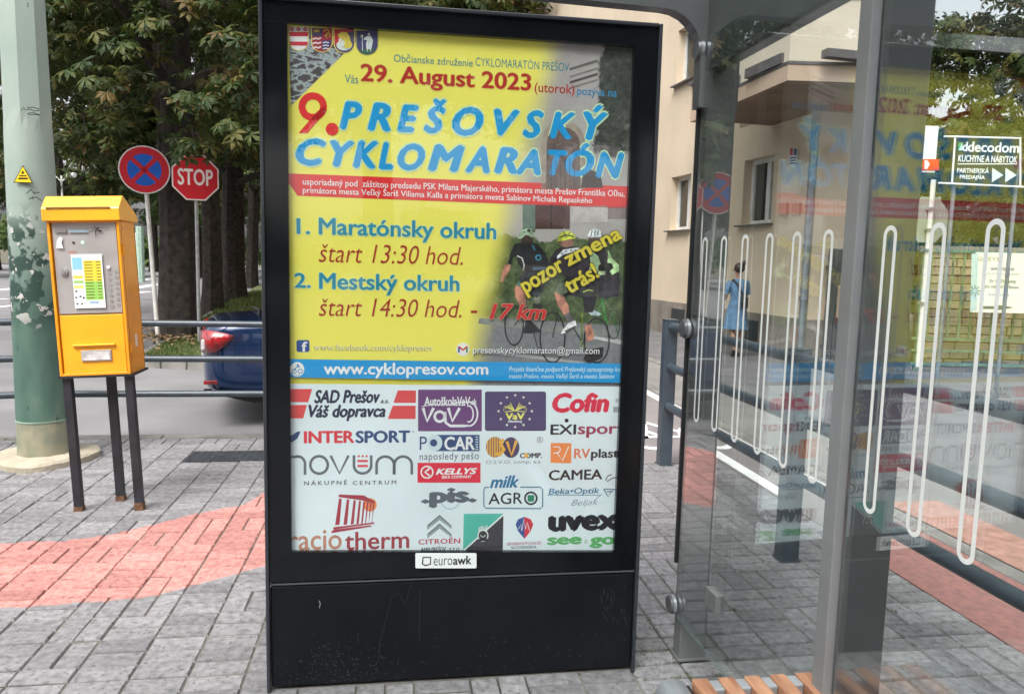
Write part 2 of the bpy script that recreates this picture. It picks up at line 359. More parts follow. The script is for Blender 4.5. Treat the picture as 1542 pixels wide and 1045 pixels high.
# ones that stand under other things' footings stay: they are simply hidden
def vis(u, v):
    p = L(u, v); f_ = p - Vector((0, 0, CAMH)); d = f_.dot(CF)
    if d < .3: return 1e9
    x = CX+f_.dot(CR)/d*FPX; y = CY-f_.dot(CU)/d*FPX
    if not (-20 < x < 1562 and y < 1065): return 1e6+d
    if 402 < x < 953 and y < 1010: return 1e5+d
    return d
spots.sort(key=lambda s: vis(s[0], s[1]))
near, rest = spots[:300], spots[300:]
variants = {}
for k in (0, 1):
    for q in range(8):
        me = bpy.data.meshes.new('brick'); vs, fs = paver_geo(.2, .1) if k == 0 else paver_geo(.1, .2)
        me.from_pydata(vs, [], fs); me.materials.append(paver_m)
        at = me.attributes.new('tone', 'FLOAT', 'POINT'); at.data.foreach_set('value', [q/7]*len(vs)); variants[(k, q)] = me
pav = bpy.data.objects['pavement']
for u, v, k in near:
    o = bpy.data.objects.new('paving_block', variants[(k, random.randrange(8))]); COL.objects.link(o); o.parent = pav
    p = L(u, v, random.uniform(-.0035, .002)); o.location = p; o.rotation_euler = (random.gauss(0, .006), random.gauss(0, .006), A+random.gauss(0, .006))
VV, FF, TT = [], [], []
for u, v, k in rest:
    vs, fs = paver_geo(.2, .1) if k == 0 else paver_geo(.1, .2); bI = len(VV); t = random.random()
    p = L(u, v, random.uniform(-.0035, .002)); aa = A+random.gauss(0, .006); c_, s_ = math.cos(aa), math.sin(aa)
    tx, ty = random.gauss(0, .006), random.gauss(0, .006)
    VV += [(p.x+x*c_-y*s_, p.y+x*s_+y*c_, p.z+z+x*tx+y*ty) for x, y, z in vs]; FF += [tuple(i+bI for i in f) for f in fs]; TT += [t]*len(vs)
me = bpy.data.meshes.new('paving_blocks'); me.from_pydata(VV, [], FF); me.materials.append(paver_m)
me.attributes.new('tone', 'FLOAT', 'POINT').data.foreach_set('value', TT)
o = bpy.data.objects.new('paving_blocks', me); COL.objects.link(o); o.parent = pav; o['kind'] = 'stuff'
# moss and weeds in the joints near the shelter feet and along the panel
moss_m = mat('moss', (.06, .085, .02), .95, col2=(.14, .15, .05), scale=60, wc=1, bump=.5)
b = MB()
def tuft(x, y, n, h, spread):
    for _ in range(n):
        a = random.uniform(0, 6.28); r_ = random.gauss(0, spread); hx, hy = x+r_*math.cos(a), y+r_*math.sin(a); q = random.uniform(0, 6.28); ww = h*.35
        lx, ly = random.gauss(0, h*.6), random.gauss(0, h*.6)
        b.add([(hx-ww*math.cos(q)/2, hy-ww*math.sin(q)/2, -.004), (hx+ww*math.cos(q)/2, hy+ww*math.sin(q)/2, -.004), (hx+lx, hy+ly, h*random.uniform(.4, 1))], [(0, 1, 2)])
for _ in range(150):
    u = random.choice([.96, 1.06, 1.16, .91, 1.2, 1.26]) + random.gauss(0, .006); v = random.uniform(2.3, 3.0); p = L(u, v); tuft(p.x, p.y, 5, .008, .008)
for _ in range(60):
    p = L(random.uniform(.88, 1.2), 2.52+random.choice([0, .1, -.1, .2])+random.gauss(0, .005)); tuft(p.x, p.y, 6, .008, .01)
for px, py in ((1105, 918), (1348, 922), (8, 662), (18, 668), (1188, 845)):
    p = G(px, py); tuft(p.x, p.y, 9, .022, .010)
for _ in range(90):
    p = L(random.uniform(-.45, .9), 2.585+random.gauss(0, .006)); tuft(p.x, p.y, 3, .007, .008)
tag(b.build('moss', moss_m), kind='stuff')
# drain grating set into the pavement
grate_m = mat('cast_iron', (.055, .06, .068), .6, metal=.3, var=.3, scale=20, bump=.3)
gr = empty('drain_cover', tuple(G(345, 687, 0)), rz=A, label='dark rectangular drain cover set flush in the grey paving near the kerb', cat='drain cover')
b = MB(); b.box((0, 0, -.002), (.58, .30, .012)); b.build('cover_plate', grate_m, gr)
b = MB()
for i in range(11):
    for j in range(5): b.box((-.26+i*.052, -.12+j*.06, .0055), (.034, .04, .004))
tag(b.build('cover_studs', grate_m, gr), kind='stuff')

# ================================================================== BUILDING
plaster = mat('cream_plaster', (.60, .50, .37), .93, var=.06, scale=.9, bump=.15, bscale=120, wc=1)
plaster2 = mat('pale_plaster', (.60, .53, .43), .93, var=.06, scale=.9, bump=.15, bscale=120, wc=1)
plaster3 = mat('beige_plaster', (.48, .36, .27), .93, var=.06, scale=.9, bump=.1, wc=1)
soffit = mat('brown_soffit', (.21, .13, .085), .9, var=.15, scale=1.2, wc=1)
plinth_m = mat('plinth_stone', (.21, .185, .155), .95, var=.22, scale=2.5, bump=.5, bscale=50, wc=1)
frame_w = mat('white_window_frame', (.62, .62, .60), .5)
sill_m = mat('sill_metal', (.16, .15, .15), .5, metal=.4)
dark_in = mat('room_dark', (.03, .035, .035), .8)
win_glass = glass_mat('window_glass', (.55, .6, .58), 1.0, .05)
WP = Vector((4.45, 12.2, 0)); wd = Vector((-.228, .974, 0)).normalized(); wn = Vector((-wd.y, wd.x, 0))   # wall runs along wd, faces wn (towards the street)
if wn.x > 0: wn = -wn
bl = empty('apartment_building', (WP.x, WP.y, 0), rz=math.atan2(wd.y, wd.x), label='cream plaster apartment house on the corner with a brown balcony underside and grey plinth', cat='building')
BM = mtx(bl); Bi = BM.inverted()
# local frame: +x away along the wall, +y = left of travel = towards street
def onwall(px, py, off=0.0):
    o = Bi @ Vector((0, 0, CAMH)); d = Bi.to_3x3() @ ray(px, py); t = (off-o.y)/d.y; return (o.x+d.x*t, o.z+d.z*t)
x_end = onwall(1214, 500)[0]
# openings: windows cut through the wall
wins = []
def rect_on(px0, py0, px1, py1):
    a = onwall(px0, (py0+py1)/2); c = onwall(px1, (py0+py1)/2)
    z0 = onwall((px0+px1)/2, py1)[1]; z1 = onwall((px0+px1)/2, py0)[1]
    return [min(a[0], c[0]), max(a[0], c[0]), z0, z1]
g1 = rect_on(1119, 238, 1163, 337); wv = (g1[1]-g1[0])
h0, h1 = g1[2], g1[3]
xs = [g1[0], onwall(1042, 300)[0], None, None]; step = max(2.6, onwall(1016, 300)[0]-0 - g1[0])
g2 = rect_on(1014, 262, 1046, 343)
xw = [g1[0], g2[0]+.2, g2[0]+.2+(g2[0]+.2-g1[0])]
cols = [(x, x+wv) for x in xw]
rows = [(h0, h1), (h0+3.05, h1+3.05), (h0+6.1, h1+6.1)]
xs_ = sorted([x_end, cols[0][1]+.25] + [q for c in cols for q in c] + [22]); XT = cols[0][1]+.25
zs_ = sorted([.70, 3.96] + [q for r_ in rows for q in r_] + [11.5])
b = MB()
for i in range(len(xs_)-1):
    for j in range(len(zs_)-1):
        if zs_[j] > 3.95 and xs_[i] < cols[0][1]+.2: continue
        hole = any(abs(xs_[i]-c[0]) < 1e-6 for c in cols) and any(abs(zs_[j]-r_[0]) < 1e-6 for r_ in rows)
        if not hole: b.add([(xs_[i], 0, zs_[j]), (xs_[i+1], 0, zs_[j]), (xs_[i+1], 0, zs_[j+1]), (xs_[i], 0, zs_[j+1])], [(0, 1, 2, 3)])
        else:
            x0, x1, z0, z1 = xs_[i], xs_[i+1], zs_[j], zs_[j+1]; D = -.22
            b.add([(x0, 0, z0), (x1, 0, z0), (x1, 0, z1), (x0, 0, z1), (x0, D, z0), (x1, D, z0), (x1, D, z1), (x0, D, z1)], [(0, 1, 5, 4), (1, 2, 6, 5), (2, 3, 7, 6), (3, 0, 4, 7)])
b.add([(x_end, 0, .7), (x_end, -1.8, .7), (x_end, -1.8, 3.9), (x_end, 0, 3.9)], [(0, 1, 2, 3)])
b.add([(XT, 0, 3.9), (XT, -1.2, 3.9), (XT, -1.2, 11.5), (XT, 0, 11.5)], [(0, 1, 2, 3)])
b.add([(XT, -1.2, 3.9), (x_end+9, -1.2, 3.9), (x_end+9, -1.2, 11.5), (XT, -1.2, 11.5)], [(0, 1, 2, 3)]); b.add([(x_end, -1.8, 0), (x_end+9, -1.8, 0), (x_end+9, -1.8, 3.9), (x_end, -1.8, 3.9)], [(0, 1, 2, 3)])
b.add([(x_end+9, -1.2, 0), (x_end+9, -7, 0), (x_end+9, -7, 11.5), (x_end+9, -1.2, 11.5)], [(0, 1, 2, 3)]); b.add([(22, 0, .7), (22, -7, .7), (22, -7, 11.5), (22, 0, 11.5)], [(0, 1, 2, 3)]); b.add([(x_end+9, -7, 0), (22, -7, 0), (22, -7, 11.5), (x_end+9, -7, 11.5)], [(0, 1, 2, 3)])
wall = b.build('wall', plaster, bl, fix=False)
b = MB(); b.box(((x_end+22)/2, -.86, .33), (22-x_end+.06, 1.82, .74)); b.build('plinth', plinth_m, bl)
b = MB(); b.box(((XT+22)/2, -.5, 11.6), (22-XT+.2, 1.8, .3)); b.box(((x_end+9+22)/2, -3.5, 11.85), (22-x_end-8.8, 7.4, .2)); b.build('roof', sill_m, bl)
for r_ in rows:
    for c in cols:
        x0, x1 = c; z0, z1 = r_; mxx = (x0+x1)/2
        wo = MB(); t = .07
        wo.box((mxx, -.19, z0+t/2), (x1-x0, .06, t)); wo.box((mxx, -.19, z1-t/2), (x1-x0, .06, t))
        wo.box((x0+t/2, -.19, (z0+z1)/2), (t, .06, z1-z0-2*t)); wo.box((x1-t/2, -.19, (z0+z1)/2), (t, .06, z1-z0-2*t)); wo.box((x0+(x1-x0)*.42, -.19, (z0+z1)/2), (t*1.6, .058, z1-z0-2*t))
        wobj = wo.build('window', frame_w, bl)
        q = MB(); q.box((mxx, -.2, (z0+z1)/2), (x1-x0-.1, .006, z1-z0-.1)); q.build('pane', win_glass, wobj)
        q = MB(); q.box((mxx, .03, z0-.025), (x1-x0+.16, .14, .03)); q.box((mxx, -.09, z0-.012), (x1-x0, .16, .02)); q.build('sill', sill_m, wobj)
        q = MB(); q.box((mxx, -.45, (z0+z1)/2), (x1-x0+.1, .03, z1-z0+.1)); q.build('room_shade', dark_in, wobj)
# basement grilles in the plinth
for px0, px1 in ((1012, 1030), (1125, 1142), ):
    a, c = onwall(px0, 470, .05)[0], onwall(px1, 490, .05)[0]; q = MB(); q.box(((a+c)/2, .052, .40), (abs(a-c), .03, .34)); q.build('basement_window', dark_in, bl)
# upper storey that juts out over the corner, on the street grid
cB = Bi @ Vector((3.42, 10.05, 0)); lB = Bi @ Vector((2.94, 12.8, 0))
far = Bi @ Vector((5.1, 10.10, 0)); far2 = Bi @ Vector((6.1, 12.1, 0)); mid = Bi @ Vector((5.0, 13.3, 0))
poly = [(cB.x, cB.y), (far.x, far.y), (far2.x, far2.y), (mid.x, mid.y), (lB.x, lB.y)]
ctr = Vector((sum(p[0] for p in poly)/5, sum(p[1] for p in poly)/5))
def grow(k): return [(ctr.x+(p[0]-ctr.x)*k, ctr.y+(p[1]-ctr.y)*k) for p in poly]
q = MB(); q.slab(grow(1.0), 3.86, 4.06); q.build('balcony_slab', plaster3, bl)
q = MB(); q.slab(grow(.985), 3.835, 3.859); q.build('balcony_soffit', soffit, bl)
q = MB(); q.slab(grow(1.006), 4.062, 4.10); q.build('ledge', sill_m, bl)
q = MB(); q.slab(grow(.985), 4.101, 4.88); q.build('parapet', plaster2, bl)
q = MB(); q.slab(grow(.995), 4.882, 4.95); q.build('coping', sill_m, bl)
pl = [(cB.x+.6, cB.y-1.3), (cB.x+.6+2.6, cB.y-1.1)]
# tall part of the upper storey, set back from the parapet
q = MB(); T = [Vector((3.50, 10.35, 0)), Vector((4.45, 10.35, 0)), Vector((5.3, 13.0, 0)), Vector((3.03, 12.75, 0))]; T = [Bi @ t for t in T]
q.slab([(t.x, t.y) for t in T], 4.952, 8.4); q.build('upper_storey', plaster2, bl)
a_, c_ = onwall(1040, 160, .45), onwall(1062, 160, .45); zz0, zz1 = onwall(1046, 182, .45)[1], onwall(1046, 128, .45)[1]
q = MB(); q.box(((a_[0]+c_[0])/2, .225, (zz0+zz1)/2), (abs(a_[0]-c_[0]), .45, zz1-zz0), bev=.01); q.build('oriel', plaster3, bl)
q = MB(); q.box(((a_[0]+c_[0])/2, .25, zz1+.03), (abs(a_[0]-c_[0])+.08, .56, .05)); q.build('oriel_cap', sill_m, bl)
for k, (dx, w_) in enumerate(((.35, .9), (1.5, .8))):       # planter boxes on the ledge
    p0 = Bi @ Vector((3.42 - .075 - .17*(k), 10.3+dx, 0)); q = MB(); q.box((p0.x, p0.y, 4.17), (w_, .16, .13)); q.build('planter', sill_m, bl)
p0 = Bi @ Vector((4.35, 10.02, 0)); q = MB(); q.box((0, 0, 0), (.14, 1.1, .10), M=Matrix.Translation((p0.x, p0.y, 4.16))); q.build('planter', sill_m, bl)
# small plaque with a striped crest, two meter boxes
pm = plane_map(BM @ Matrix.Rotation(math.pi, 4, 'Z'), -.02)
ar = Art(pm, -.02)
ar.poly([(1188, 222), (1201, 223), (1201, 246), (1195, 254), (1188, 246)], (.85, .87, .88)); ar.rect(1189, 223, 1194, 234, (.7, .15, .2), 1); ar.rect(1195, 224, 1200, 234, (.2, .25, .45), 1)
for k in range(3): ar.rect(1189, 237+k*4, 1200, 239+k*4, (.25, .35, .6), 1)
o = ar.build('crest_plaque', bl); o.matrix_local = Matrix.Rotation(math.pi, 4, 'Z')
for px in (1180, 1199):
    a = onwall(px, 315, .03); q = MB(); q.box((a[0], .03, a[1]), (.20, .05, .2), bev=.01); q.build('meter_box', plaster3, bl)
# downpipe at the corner
zinc = mat('zinc_pipe', (.26, .29, .32), .45, metal=.6, var=.2, scale=8)
q = MB(); q.tube([(x_end-.02, .1, .25), (x_end-.02, .1, 3.83)], .055, 12); q.tube([(x_end-.02, .1, 1.0), (x_end-.02, .1, 1.06)], .07, 12); q.tube([(x_end-.02, .1, 2.4), (x_end-.02, .1, 2.44)], .068, 12)
q.build('downpipe', zinc, bl, smooth=True)
# low yard structures beyond the corner: dark gate, pipe and meter cabinet
dk = mat('dark_gate_metal', (.05, .055, .06), .6, var=.3, scale=5)
C0 = BM @ Vector((x_end, -.1, 0))
gt = empty('yard_gate', (C0.x+.15, C0.y-.1, 0), rz=R(-2), label='dark metal yard gate beside the downpipe at the corner of the house', cat='gate')
for k in range(9):
    q = MB(); q.box((.05+k*.135, 0, .92), (.12, .03, 1.75)); q.build('board', dk, gt)
q = MB(); q.box((.6, .03, .3), (1.25, .03, .06)); q.build('brace', dk, gt); q = MB(); q.box((.6, .03, 1.5), (1.25, .03, .06)); q.build('brace', dk, gt)
mc = empty('meter_cabinet', (C0.x+.22, C0.y-.35, 0), rz=R(-2), label='small pale meter cabinet on a pipe post in front of the dark yard gate', cat='cabinet')
q = MB(); q.box((.12, 0, 1.0), (.22, .14, .48), bev=.01); q.build('housing', plaster3, mc)
q = MB(); q.tube([(.12, .0, 0), (.12, 0, .77)], .03, 8); q.build('post', zinc, mc, smooth=True)
q = MB(); q.box((.19, -.076, 1.02), (.02, .012, .05)); q.build('handle', dk, mc)

# ================================================================== TREES
leaf_m = bpy.data.materials.new('chestnut_leaf'); leaf_m.use_nodes = True
def leaf_nodes(m, cols, tr=.25):
    t = m.node_tree; n = t.nodes.new; l = t.links.new; bs = t.nodes['Principled BSDF']; out = t.nodes['Material Output']
    g = n('ShaderNodeNewGeometry'); oi = n('ShaderNodeObjectInfo'); ad = n('ShaderNodeMath'); ad.operation = 'ADD'; l(g.outputs['Random Per Island'], ad.inputs[0]); l(oi.outputs['Random'], ad.inputs[1])
    fr = n('ShaderNodeMath'); fr.operation = 'FRACT'; l(ad.outputs[0], fr.inputs[0])
    cr = n('ShaderNodeValToRGB'); e = cr.color_ramp
    while len(e.elements) < len(cols): e.elements.new(.5)
    for k, (p, c) in enumerate(cols): e.elements[k].position = p; e.elements[k].color = (*c, 1)
    l(fr.outputs[0], cr.inputs[0])
    nz = n('ShaderNodeTexNoise'); nz.inputs['Scale'].default_value = 14; l(g.outputs['Position'], nz.inputs['Vector'])
    mr = n('ShaderNodeMapRange'); mr.inputs[1].default_value = .52; mr.inputs[2].default_value = .66; l(nz.outputs[0], mr.inputs[0])
    mx = n('ShaderNodeMix'); mx.data_type = 'RGBA'; l(mr.outputs[0], mx.inputs[0]); l(cr.outputs[0], mx.inputs[6]); mx.inputs[7].default_value = (.13, .085, .03, 1)
    m2 = n('ShaderNodeMath'); m2.operation = 'MULTIPLY'; m2.inputs[1].default_value = .38; l(mr.outputs[0], m2.inputs[0]); l(m2.outputs[0], mx.inputs[0])
    l(mx.outputs[2], bs.inputs['Base Color']); bs.inputs['Roughness'].default_value = .55; bs.inputs['Specular IOR Level'].default_value = .3
    tl = n('ShaderNodeBsdfTranslucent'); l(mx.outputs[2], tl.inputs[0]); ms = n('ShaderNodeMixShader'); ms.inputs[0].default_value = tr
    l(bs.outputs[0], ms.inputs[1]); l(tl.outputs[0], ms.inputs[2]); l(ms.outputs[0], out.inputs[0])
leaf_nodes(leaf_m, [(0, (.016, .037, .008)), (.4, (.030, .058, .010)), (.7, (.055, .082, .014)), (.88, (.10, .10, .022)), (1, (.12, .076, .022))])
leafg_m = bpy.data.materials.new('lime_leaf'); leafg_m.use_nodes = True
leaf_nodes(leafg_m, [(0, (.04, .09, .02)), (.5, (.07, .13, .03)), (1, (.12, .17, .05))], .35)
bark = mat('bark', (.014, .011, .009), .95, col2=(.05, .038, .030), scale=9, bump=1.0, bscale=22, contrast=(.35, .7))
# one palmate leaf: leaflets joined at the stalk (one island)
def palmate(nl=6, fold=.25):
    vs = [(0, 0, 0)]; fs = []
    for k in range(nl):
        a = R(-125 + 250*k/(nl-1)); ln = 1.0*(1-.35*abs(k-(nl-1)/2)/((nl-1)/2)); wd_ = .17*ln+.03; dr = .18+.1*random.random()
        dx, dy = math.sin(a), math.cos(a); px_, py_ = dy, -dx; i = len(vs)
        for t_, ww, dz in ((.38, .6, -.03), (.68, 1.0, -dr*.5), (1.0, .0, -dr*1.6)):
            if ww: vs += [(dx*t_*ln+px_*wd_*ww, dy*t_*ln+py_*wd_*ww, dz-fold*wd_), (dx*t_*ln, dy*t_*ln, dz), (dx*t_*ln-px_*wd_*ww, dy*t_*ln-py_*wd_*ww, dz-fold*wd_)]
            else: vs += [(dx*ln, dy*ln, dz)]
        fs += [(0, i, i+1), (0, i+1, i+2), (i, i+3, i+4, i+1), (i+1, i+4, i+5, i+2), (i+3, i+6, i+4), (i+4, i+6, i+5)]
    return np.array(vs), fs
pal = [palmate(k) for k in (5, 6, 7)]
def crown_mesh(name, centers, n, size, spread, m, flatz=.6, leafset=pal):
    """leaves scattered in clumps"""
    V_, F_ = [], []; off = 0
    cs = np.array(centers); idx = rng.integers(0, len(cs), n)
    for i in range(n):
        vs, fs = leafset[i % len(leafset)]
        c = cs[idx[i]]; d = rng.normal(size=3); d /= np.linalg.norm(d)+1e-9; rr = spread*rng.random()**.45
        p = c + d*rr*np.array([1, 1, flatz])
        nrm = Vector((d[0]*.6+rng.normal()*.35, d[1]*.6+rng.normal()*.35, .55+rng.normal()*.3)).normalized()
        M = np.array((nrm.to_track_quat('Z', 'Y') @ Quaternion((0, 0, 1), rng.random()*6.28)).to_matrix())
        V_.append((vs*size*(.7+.6*rng.random())) @ M.T + p); F_ += [tuple(j+off for j in f) for f in fs]; off += len(vs)
    V_ = np.concatenate(V_); me = bpy.data.meshes.new(name); me.from_pydata(V_.tolist(), [], F_); me.materials.append(m); me.update(); return me
def trunk_mesh(h, r0, r1, limbs, seed, flare=1.35):
    rs = random.Random(seed); b = MB(); n = 26; rings = 14; vs = []
    ph = [rs.uniform(0, 6.28) for _ in range(6)]
    for i in range(rings+1):
        t = i/rings; z = -.15+h*t; rr = r0+(r1-r0)*t + (flare-1)*r0*max(0, 1-t*6)**1.5
        cx, cy = .08*math.sin(t*3+ph[0])*h/6, .06*math.sin(t*2.3+ph[1])*h/6
        for k in range(n):
            a = 2*math.pi*k/n; rad = rr*(1+.07*math.sin(3*a+ph[2]+t)+.05*math.sin(7*a+ph[3]-2*t)+.035*math.sin(12*a+ph[4]+3*t)+rs.uniform(-.03, .03))
            vs.append((cx+rad*math.cos(a), cy+rad*math.sin(a), z))
    b.add(vs, [(i*n+k, i*n+(k+1) % n, (i+1)*n+(k+1) % n, (i+1)*n+k) for i in range(rings) for k in range(n)])
    for k in range(limbs):
        a = 2*math.pi*k/limbs+rs.uniform(-.4, .4); z = h*rs.uniform(.55, .95); ln = rs.uniform(1.8, 3.6); up = rs.uniform(.2, .9)
        pts = [(0, 0, z)]
        for j in range(1, 5): t = j/4; pts.append((math.cos(a)*ln*t+rs.gauss(0, .12), math.sin(a)*ln*t+rs.gauss(0, .12), z+ln*up*t-.3*t*t))
        b.tube(pts, [r1*.5*(1-.8*j/4)+.01 for j in range(5)], 7)
    return b
def ellc(n, rx, ry, rz, cz, lo=-1, seed=1, shell=.55):
    r_ = np.random.default_rng(seed); out = []
    while len(out) < n:
        d = r_.normal(size=3); d /= np.linalg.norm(d)
        if d[2] < lo: continue
        q = shell+(1-shell)*r_.random(); out.append((d[0]*rx*q, d[1]*ry*q, cz+d[2]*rz*q))
    return out
def make_tree(loc_, label, group, crown_me, trunkb, bark_=bark, cat='tree', s=1.0, rz=0):
    t = empty('chestnut_tree', loc_, rz=rz, label=label, cat=cat, group=group); t.scale = (s, s, s)
    if isinstance(trunkb, MB): tr = trunkb.build('trunk', bark_, t, smooth=True)
    else: tr = bpy.data.objects.new('trunk', trunkb); COL.objects.link(tr); tr.parent = t
    cr = bpy.data.objects.new('crown', crown_me); COL.objects.link(cr); cr.parent = t; cr['kind'] = 'stuff'
    return t, tr, cr
ZR = -.1
# big chestnut behind the two road signs
G1 = G(267, 512, -.02); G1.z = -.02
cme = crown_mesh('crown', ellc(95, 5.0, 3.4, 3.3, 5.6, lo=-.75, seed=3, shell=.45), 9000, .17, 1.0, leaf_m)
t1, tr1, cr1 = make_tree(tuple(G1), 'large chestnut with a thick dark trunk right behind the no stopping sign', 'chestnut trees in a row on the grass strip', cme, trunk_mesh(6.5, .335, .27, 7, 1, 1.22))
# hanging leaves of that tree, near enough to be told apart
leaf_meshes = []
for k, (vs, fs) in enumerate(pal*2):
    me = bpy.data.meshes.new('leaf'); me.from_pydata((vs*.19*(1+.15*(k % 2))).tolist(), [], fs); me.materials.append(leaf_m); leaf_meshes.append(me)
sprays = [(225, 12), (240, 30), (205, 35), (300, 160), (290, 150), (315, 150), (330, 50), (345, 60), (290, 10), (320, 8), (365, 95), (370, 115), (355, 90), (150, 130), (165, 120), (190, 115), (120, 110),
          (330, 130), (345, 190), (360, 200), (312, 214), (322, 218), (292, 212), (276, 232), (200, 70), (175, 170), (110, 40), (90, 20), (75, 8), (215, 160), (250, 85), (130, 200), (160, 60), (380, 60), (385, 150)]
t1i = mtx(t1).inverted(); nleaf = 0
for sx, sy in sprays:
    Yd = random.uniform(10.2, 11.6)
    for _ in range(7):
        p = atY(sx+random.gauss(0, 13), sy+random.gauss(0, 8), Yd+random.gauss(0, .15))
        o = bpy.data.objects.new('leaf', random.choice(leaf_meshes)); COL.objects.link(o); o.parent = t1
        o.location = t1i @ p; nr = Vector((random.gauss(0, .4), -.45+random.gauss(0, .3), .7)).normalized()
        o.rotation_euler = (nr.to_track_quat('Z', 'Y') @ Quaternion((0, 0, 1), random.uniform(0, 6.28))).to_euler(); nleaf += 1
b = MB()
for sx, sy in sprays:
    p = t1i @ atY(sx, sy, 11.2); q = t1i @ atY(sx+random.gauss(0, 12), sy-28, 12.4); b.tube([p, (p+q)/2+Vector((0, 0, .05)), q], [.006, .01, .014], 5)
tag(b.build('twigs', bark, t1), kind='stuff')
# others of the row
row = [((316, 471), 1.0, 'second chestnut of the row, its dark trunk just behind the stop sign pole'), ((352, 454), 1.0, 'third chestnut of the row with a trunk widening to its foot'),
       ((380, 431), 1.05, 'fourth chestnut of the row, slim dark trunk close beside the poster stand')]
TRM = tr1.data
cme2 = crown_mesh('crown', ellc(80, 4.6, 4.4, 3.4, 6.2, lo=-.75, seed=8, shell=.5), 5200, .24, 1.1, leaf_m)
tmb = [trunk_mesh(6.5, .24, .20, 6, 5, 1.3), trunk_mesh(6.5, .38, .26, 6, 6, 1.45), trunk_mesh(6.5, .26, .20, 6, 9, 1.3)]
protos = []
for (p, s_, lb), tb in zip(row, tmb):
    g = G(*p, -.02); g.z = -.02
    protos.append(make_tree(tuple(g), lb, 'chestnut trees in a row on the grass strip', cme2, tb, s=s_, rz=random.uniform(0, 6)))
trm2 = protos[2][1].data
def more_tree(x, y, label, group, s=1.0, me=cme2):
    return make_tree((x, y, -.05), label, group, me, trm2, s=s, rz=random.uniform(0, 6.28))
more_tree(-14.0, 46, 'far chestnut at the end of the grass strip row', 'chestnut trees in a row on the grass strip', 1.1)
cme3 = crown_mesh('crown', ellc(80, 4.4, 4.2, 3.8, 5.6, lo=-.8, seed=18, shell=.5), 4200, .27, 1.1, leafg_m)
far = [(-26, 44, 'tree across the road behind the green lighting pole', cme2, 1.1), (-33.5, 40, 'brown tinged tree at the kerb beyond the green pole', cme2, 1.15), (-20.5, 50, 'lighter green tree far across the road above the ticket machine', cme3, 1.0), (-17, 58, 'pale green bushy tree far down the road', cme3, 1.25),
       (-29, 62, 'dark tree far across the road crossing', cme2, 1.3), (-23, 72, 'farthest dark tree closing the road', cme2, 1.5), (-38, 56, 'dark roadside tree in the distance beyond the pole', cme2, 1.3), (-12, 66, 'far green tree between the chestnut trunks', cme3, 1.4), (-6, 60, 'far dense tree behind the poster stand', cme2, 1.5), (2, 66, 'far dense tree beyond the end of the house', cme2, 1.5), (-2.6, 34, 'dense tree whose top shows over the poster stand', cme2, 1.9)]
for x, y, lb, me_, s_ in far: more_tree(x, y, lb, 'distant trees across the road', s_, me_)
# trees by the yard beyond the glass
cmh = crown_mesh('crown', ellc(26, 2.1, 2.0, 1.5, 9.4, seed=31, shell=.4), 1500, .26, .9, leaf_m)
yt = [(8.4, 15.0, 'dark tree above the stone wall, nearest the house corner', cme2, .70), (12.2, 15.2, 'dark tree above the stone wall, behind the white practice board', cme2, .70), (10.2, 13.4, 'low leafy tree over the wall behind the shop sign', cme3, .58), (15.6, 16.5, 'dark tree at the far end of the stone wall', cme2, .78),
      (8.8, 17.5, 'tall slim tree whose leaves hang against the sky above the balcony', cmh, 1.0)]
yh = crown_mesh('foliage', [(x, 13.9+random.uniform(-.4, .4), random.uniform(.8, 3.4)) for x in np.linspace(6.4, 18, 46)], 3600, .17, .75, leafg_m)
o = bpy.data.objects.new('shrubbery', yh); COL.objects.link(o); tag(o, kind='stuff')
for x, y, lb, me_, s_ in yt: more_tree(x, y, lb, 'trees in the yard behind the house', s_, me_)
# trees behind the viewer, seen mirrored in the glass of the poster stand
for x, y, s_ in ((-8.5, -12, 1.15), (-2.4, -13.5, 1.1), (8.6, -12.5, 1.1), (14, -14, 1.2), (-15, -12, 1.2), (2.6, -21, 2.0)):
    more_tree(x, y, 'leafy street tree on the far side of the street, mirrored in the poster glass', 'street trees behind the bus shelter', s_)
# hedge far off closing the road
hd = crown_mesh('foliage', [(x, 78+random.uniform(-2, 2), random.uniform(.5, 4.5)) for x in np.linspace(-60, 40, 130)], 7000, .5, 1.7, leafg_m)
o = bpy.data.objects.new('roadside_woods', hd); COL.objects.link(o); tag(o, kind='stuff')

hb_ = crown_mesh('foliage', [(x, -27+random.uniform(-1, 1), random.uniform(.3, 3.0)) for x in np.linspace(-40, 45, 110)], 4500, .45, 1.3, leafg_m)  # added unseen hedge, closes the foot of the sky gap mirrored in glass
o = bpy.data.objects.new('hedge', hb_); COL.objects.link(o); tag(o, kind='stuff')

# ================================================================== GRASS STRIP
grass_m = mat('grass', (.06, .095, .025), .95, col2=(.12, .13, .05), scale=1.5, bump=.6, bscale=60, wc=1)
gd = (Vector((-.262, .965, 0)))
e0, e1 = G(205, 553, ZR), G(310, 559, ZR); e2 = e1 + (e1-e0)*1.6
farL, farR = e0+gd*70+Vector((-1.5, 0, 0)), e2+gd*70+Vector((2, 0, 0))
pl_ = [e0, e2, farR, farL]; cc = sum(pl_, Vector())/4
def shr(p, d): v = (cc-p); v.z = 0; return p+v.normalized()*d
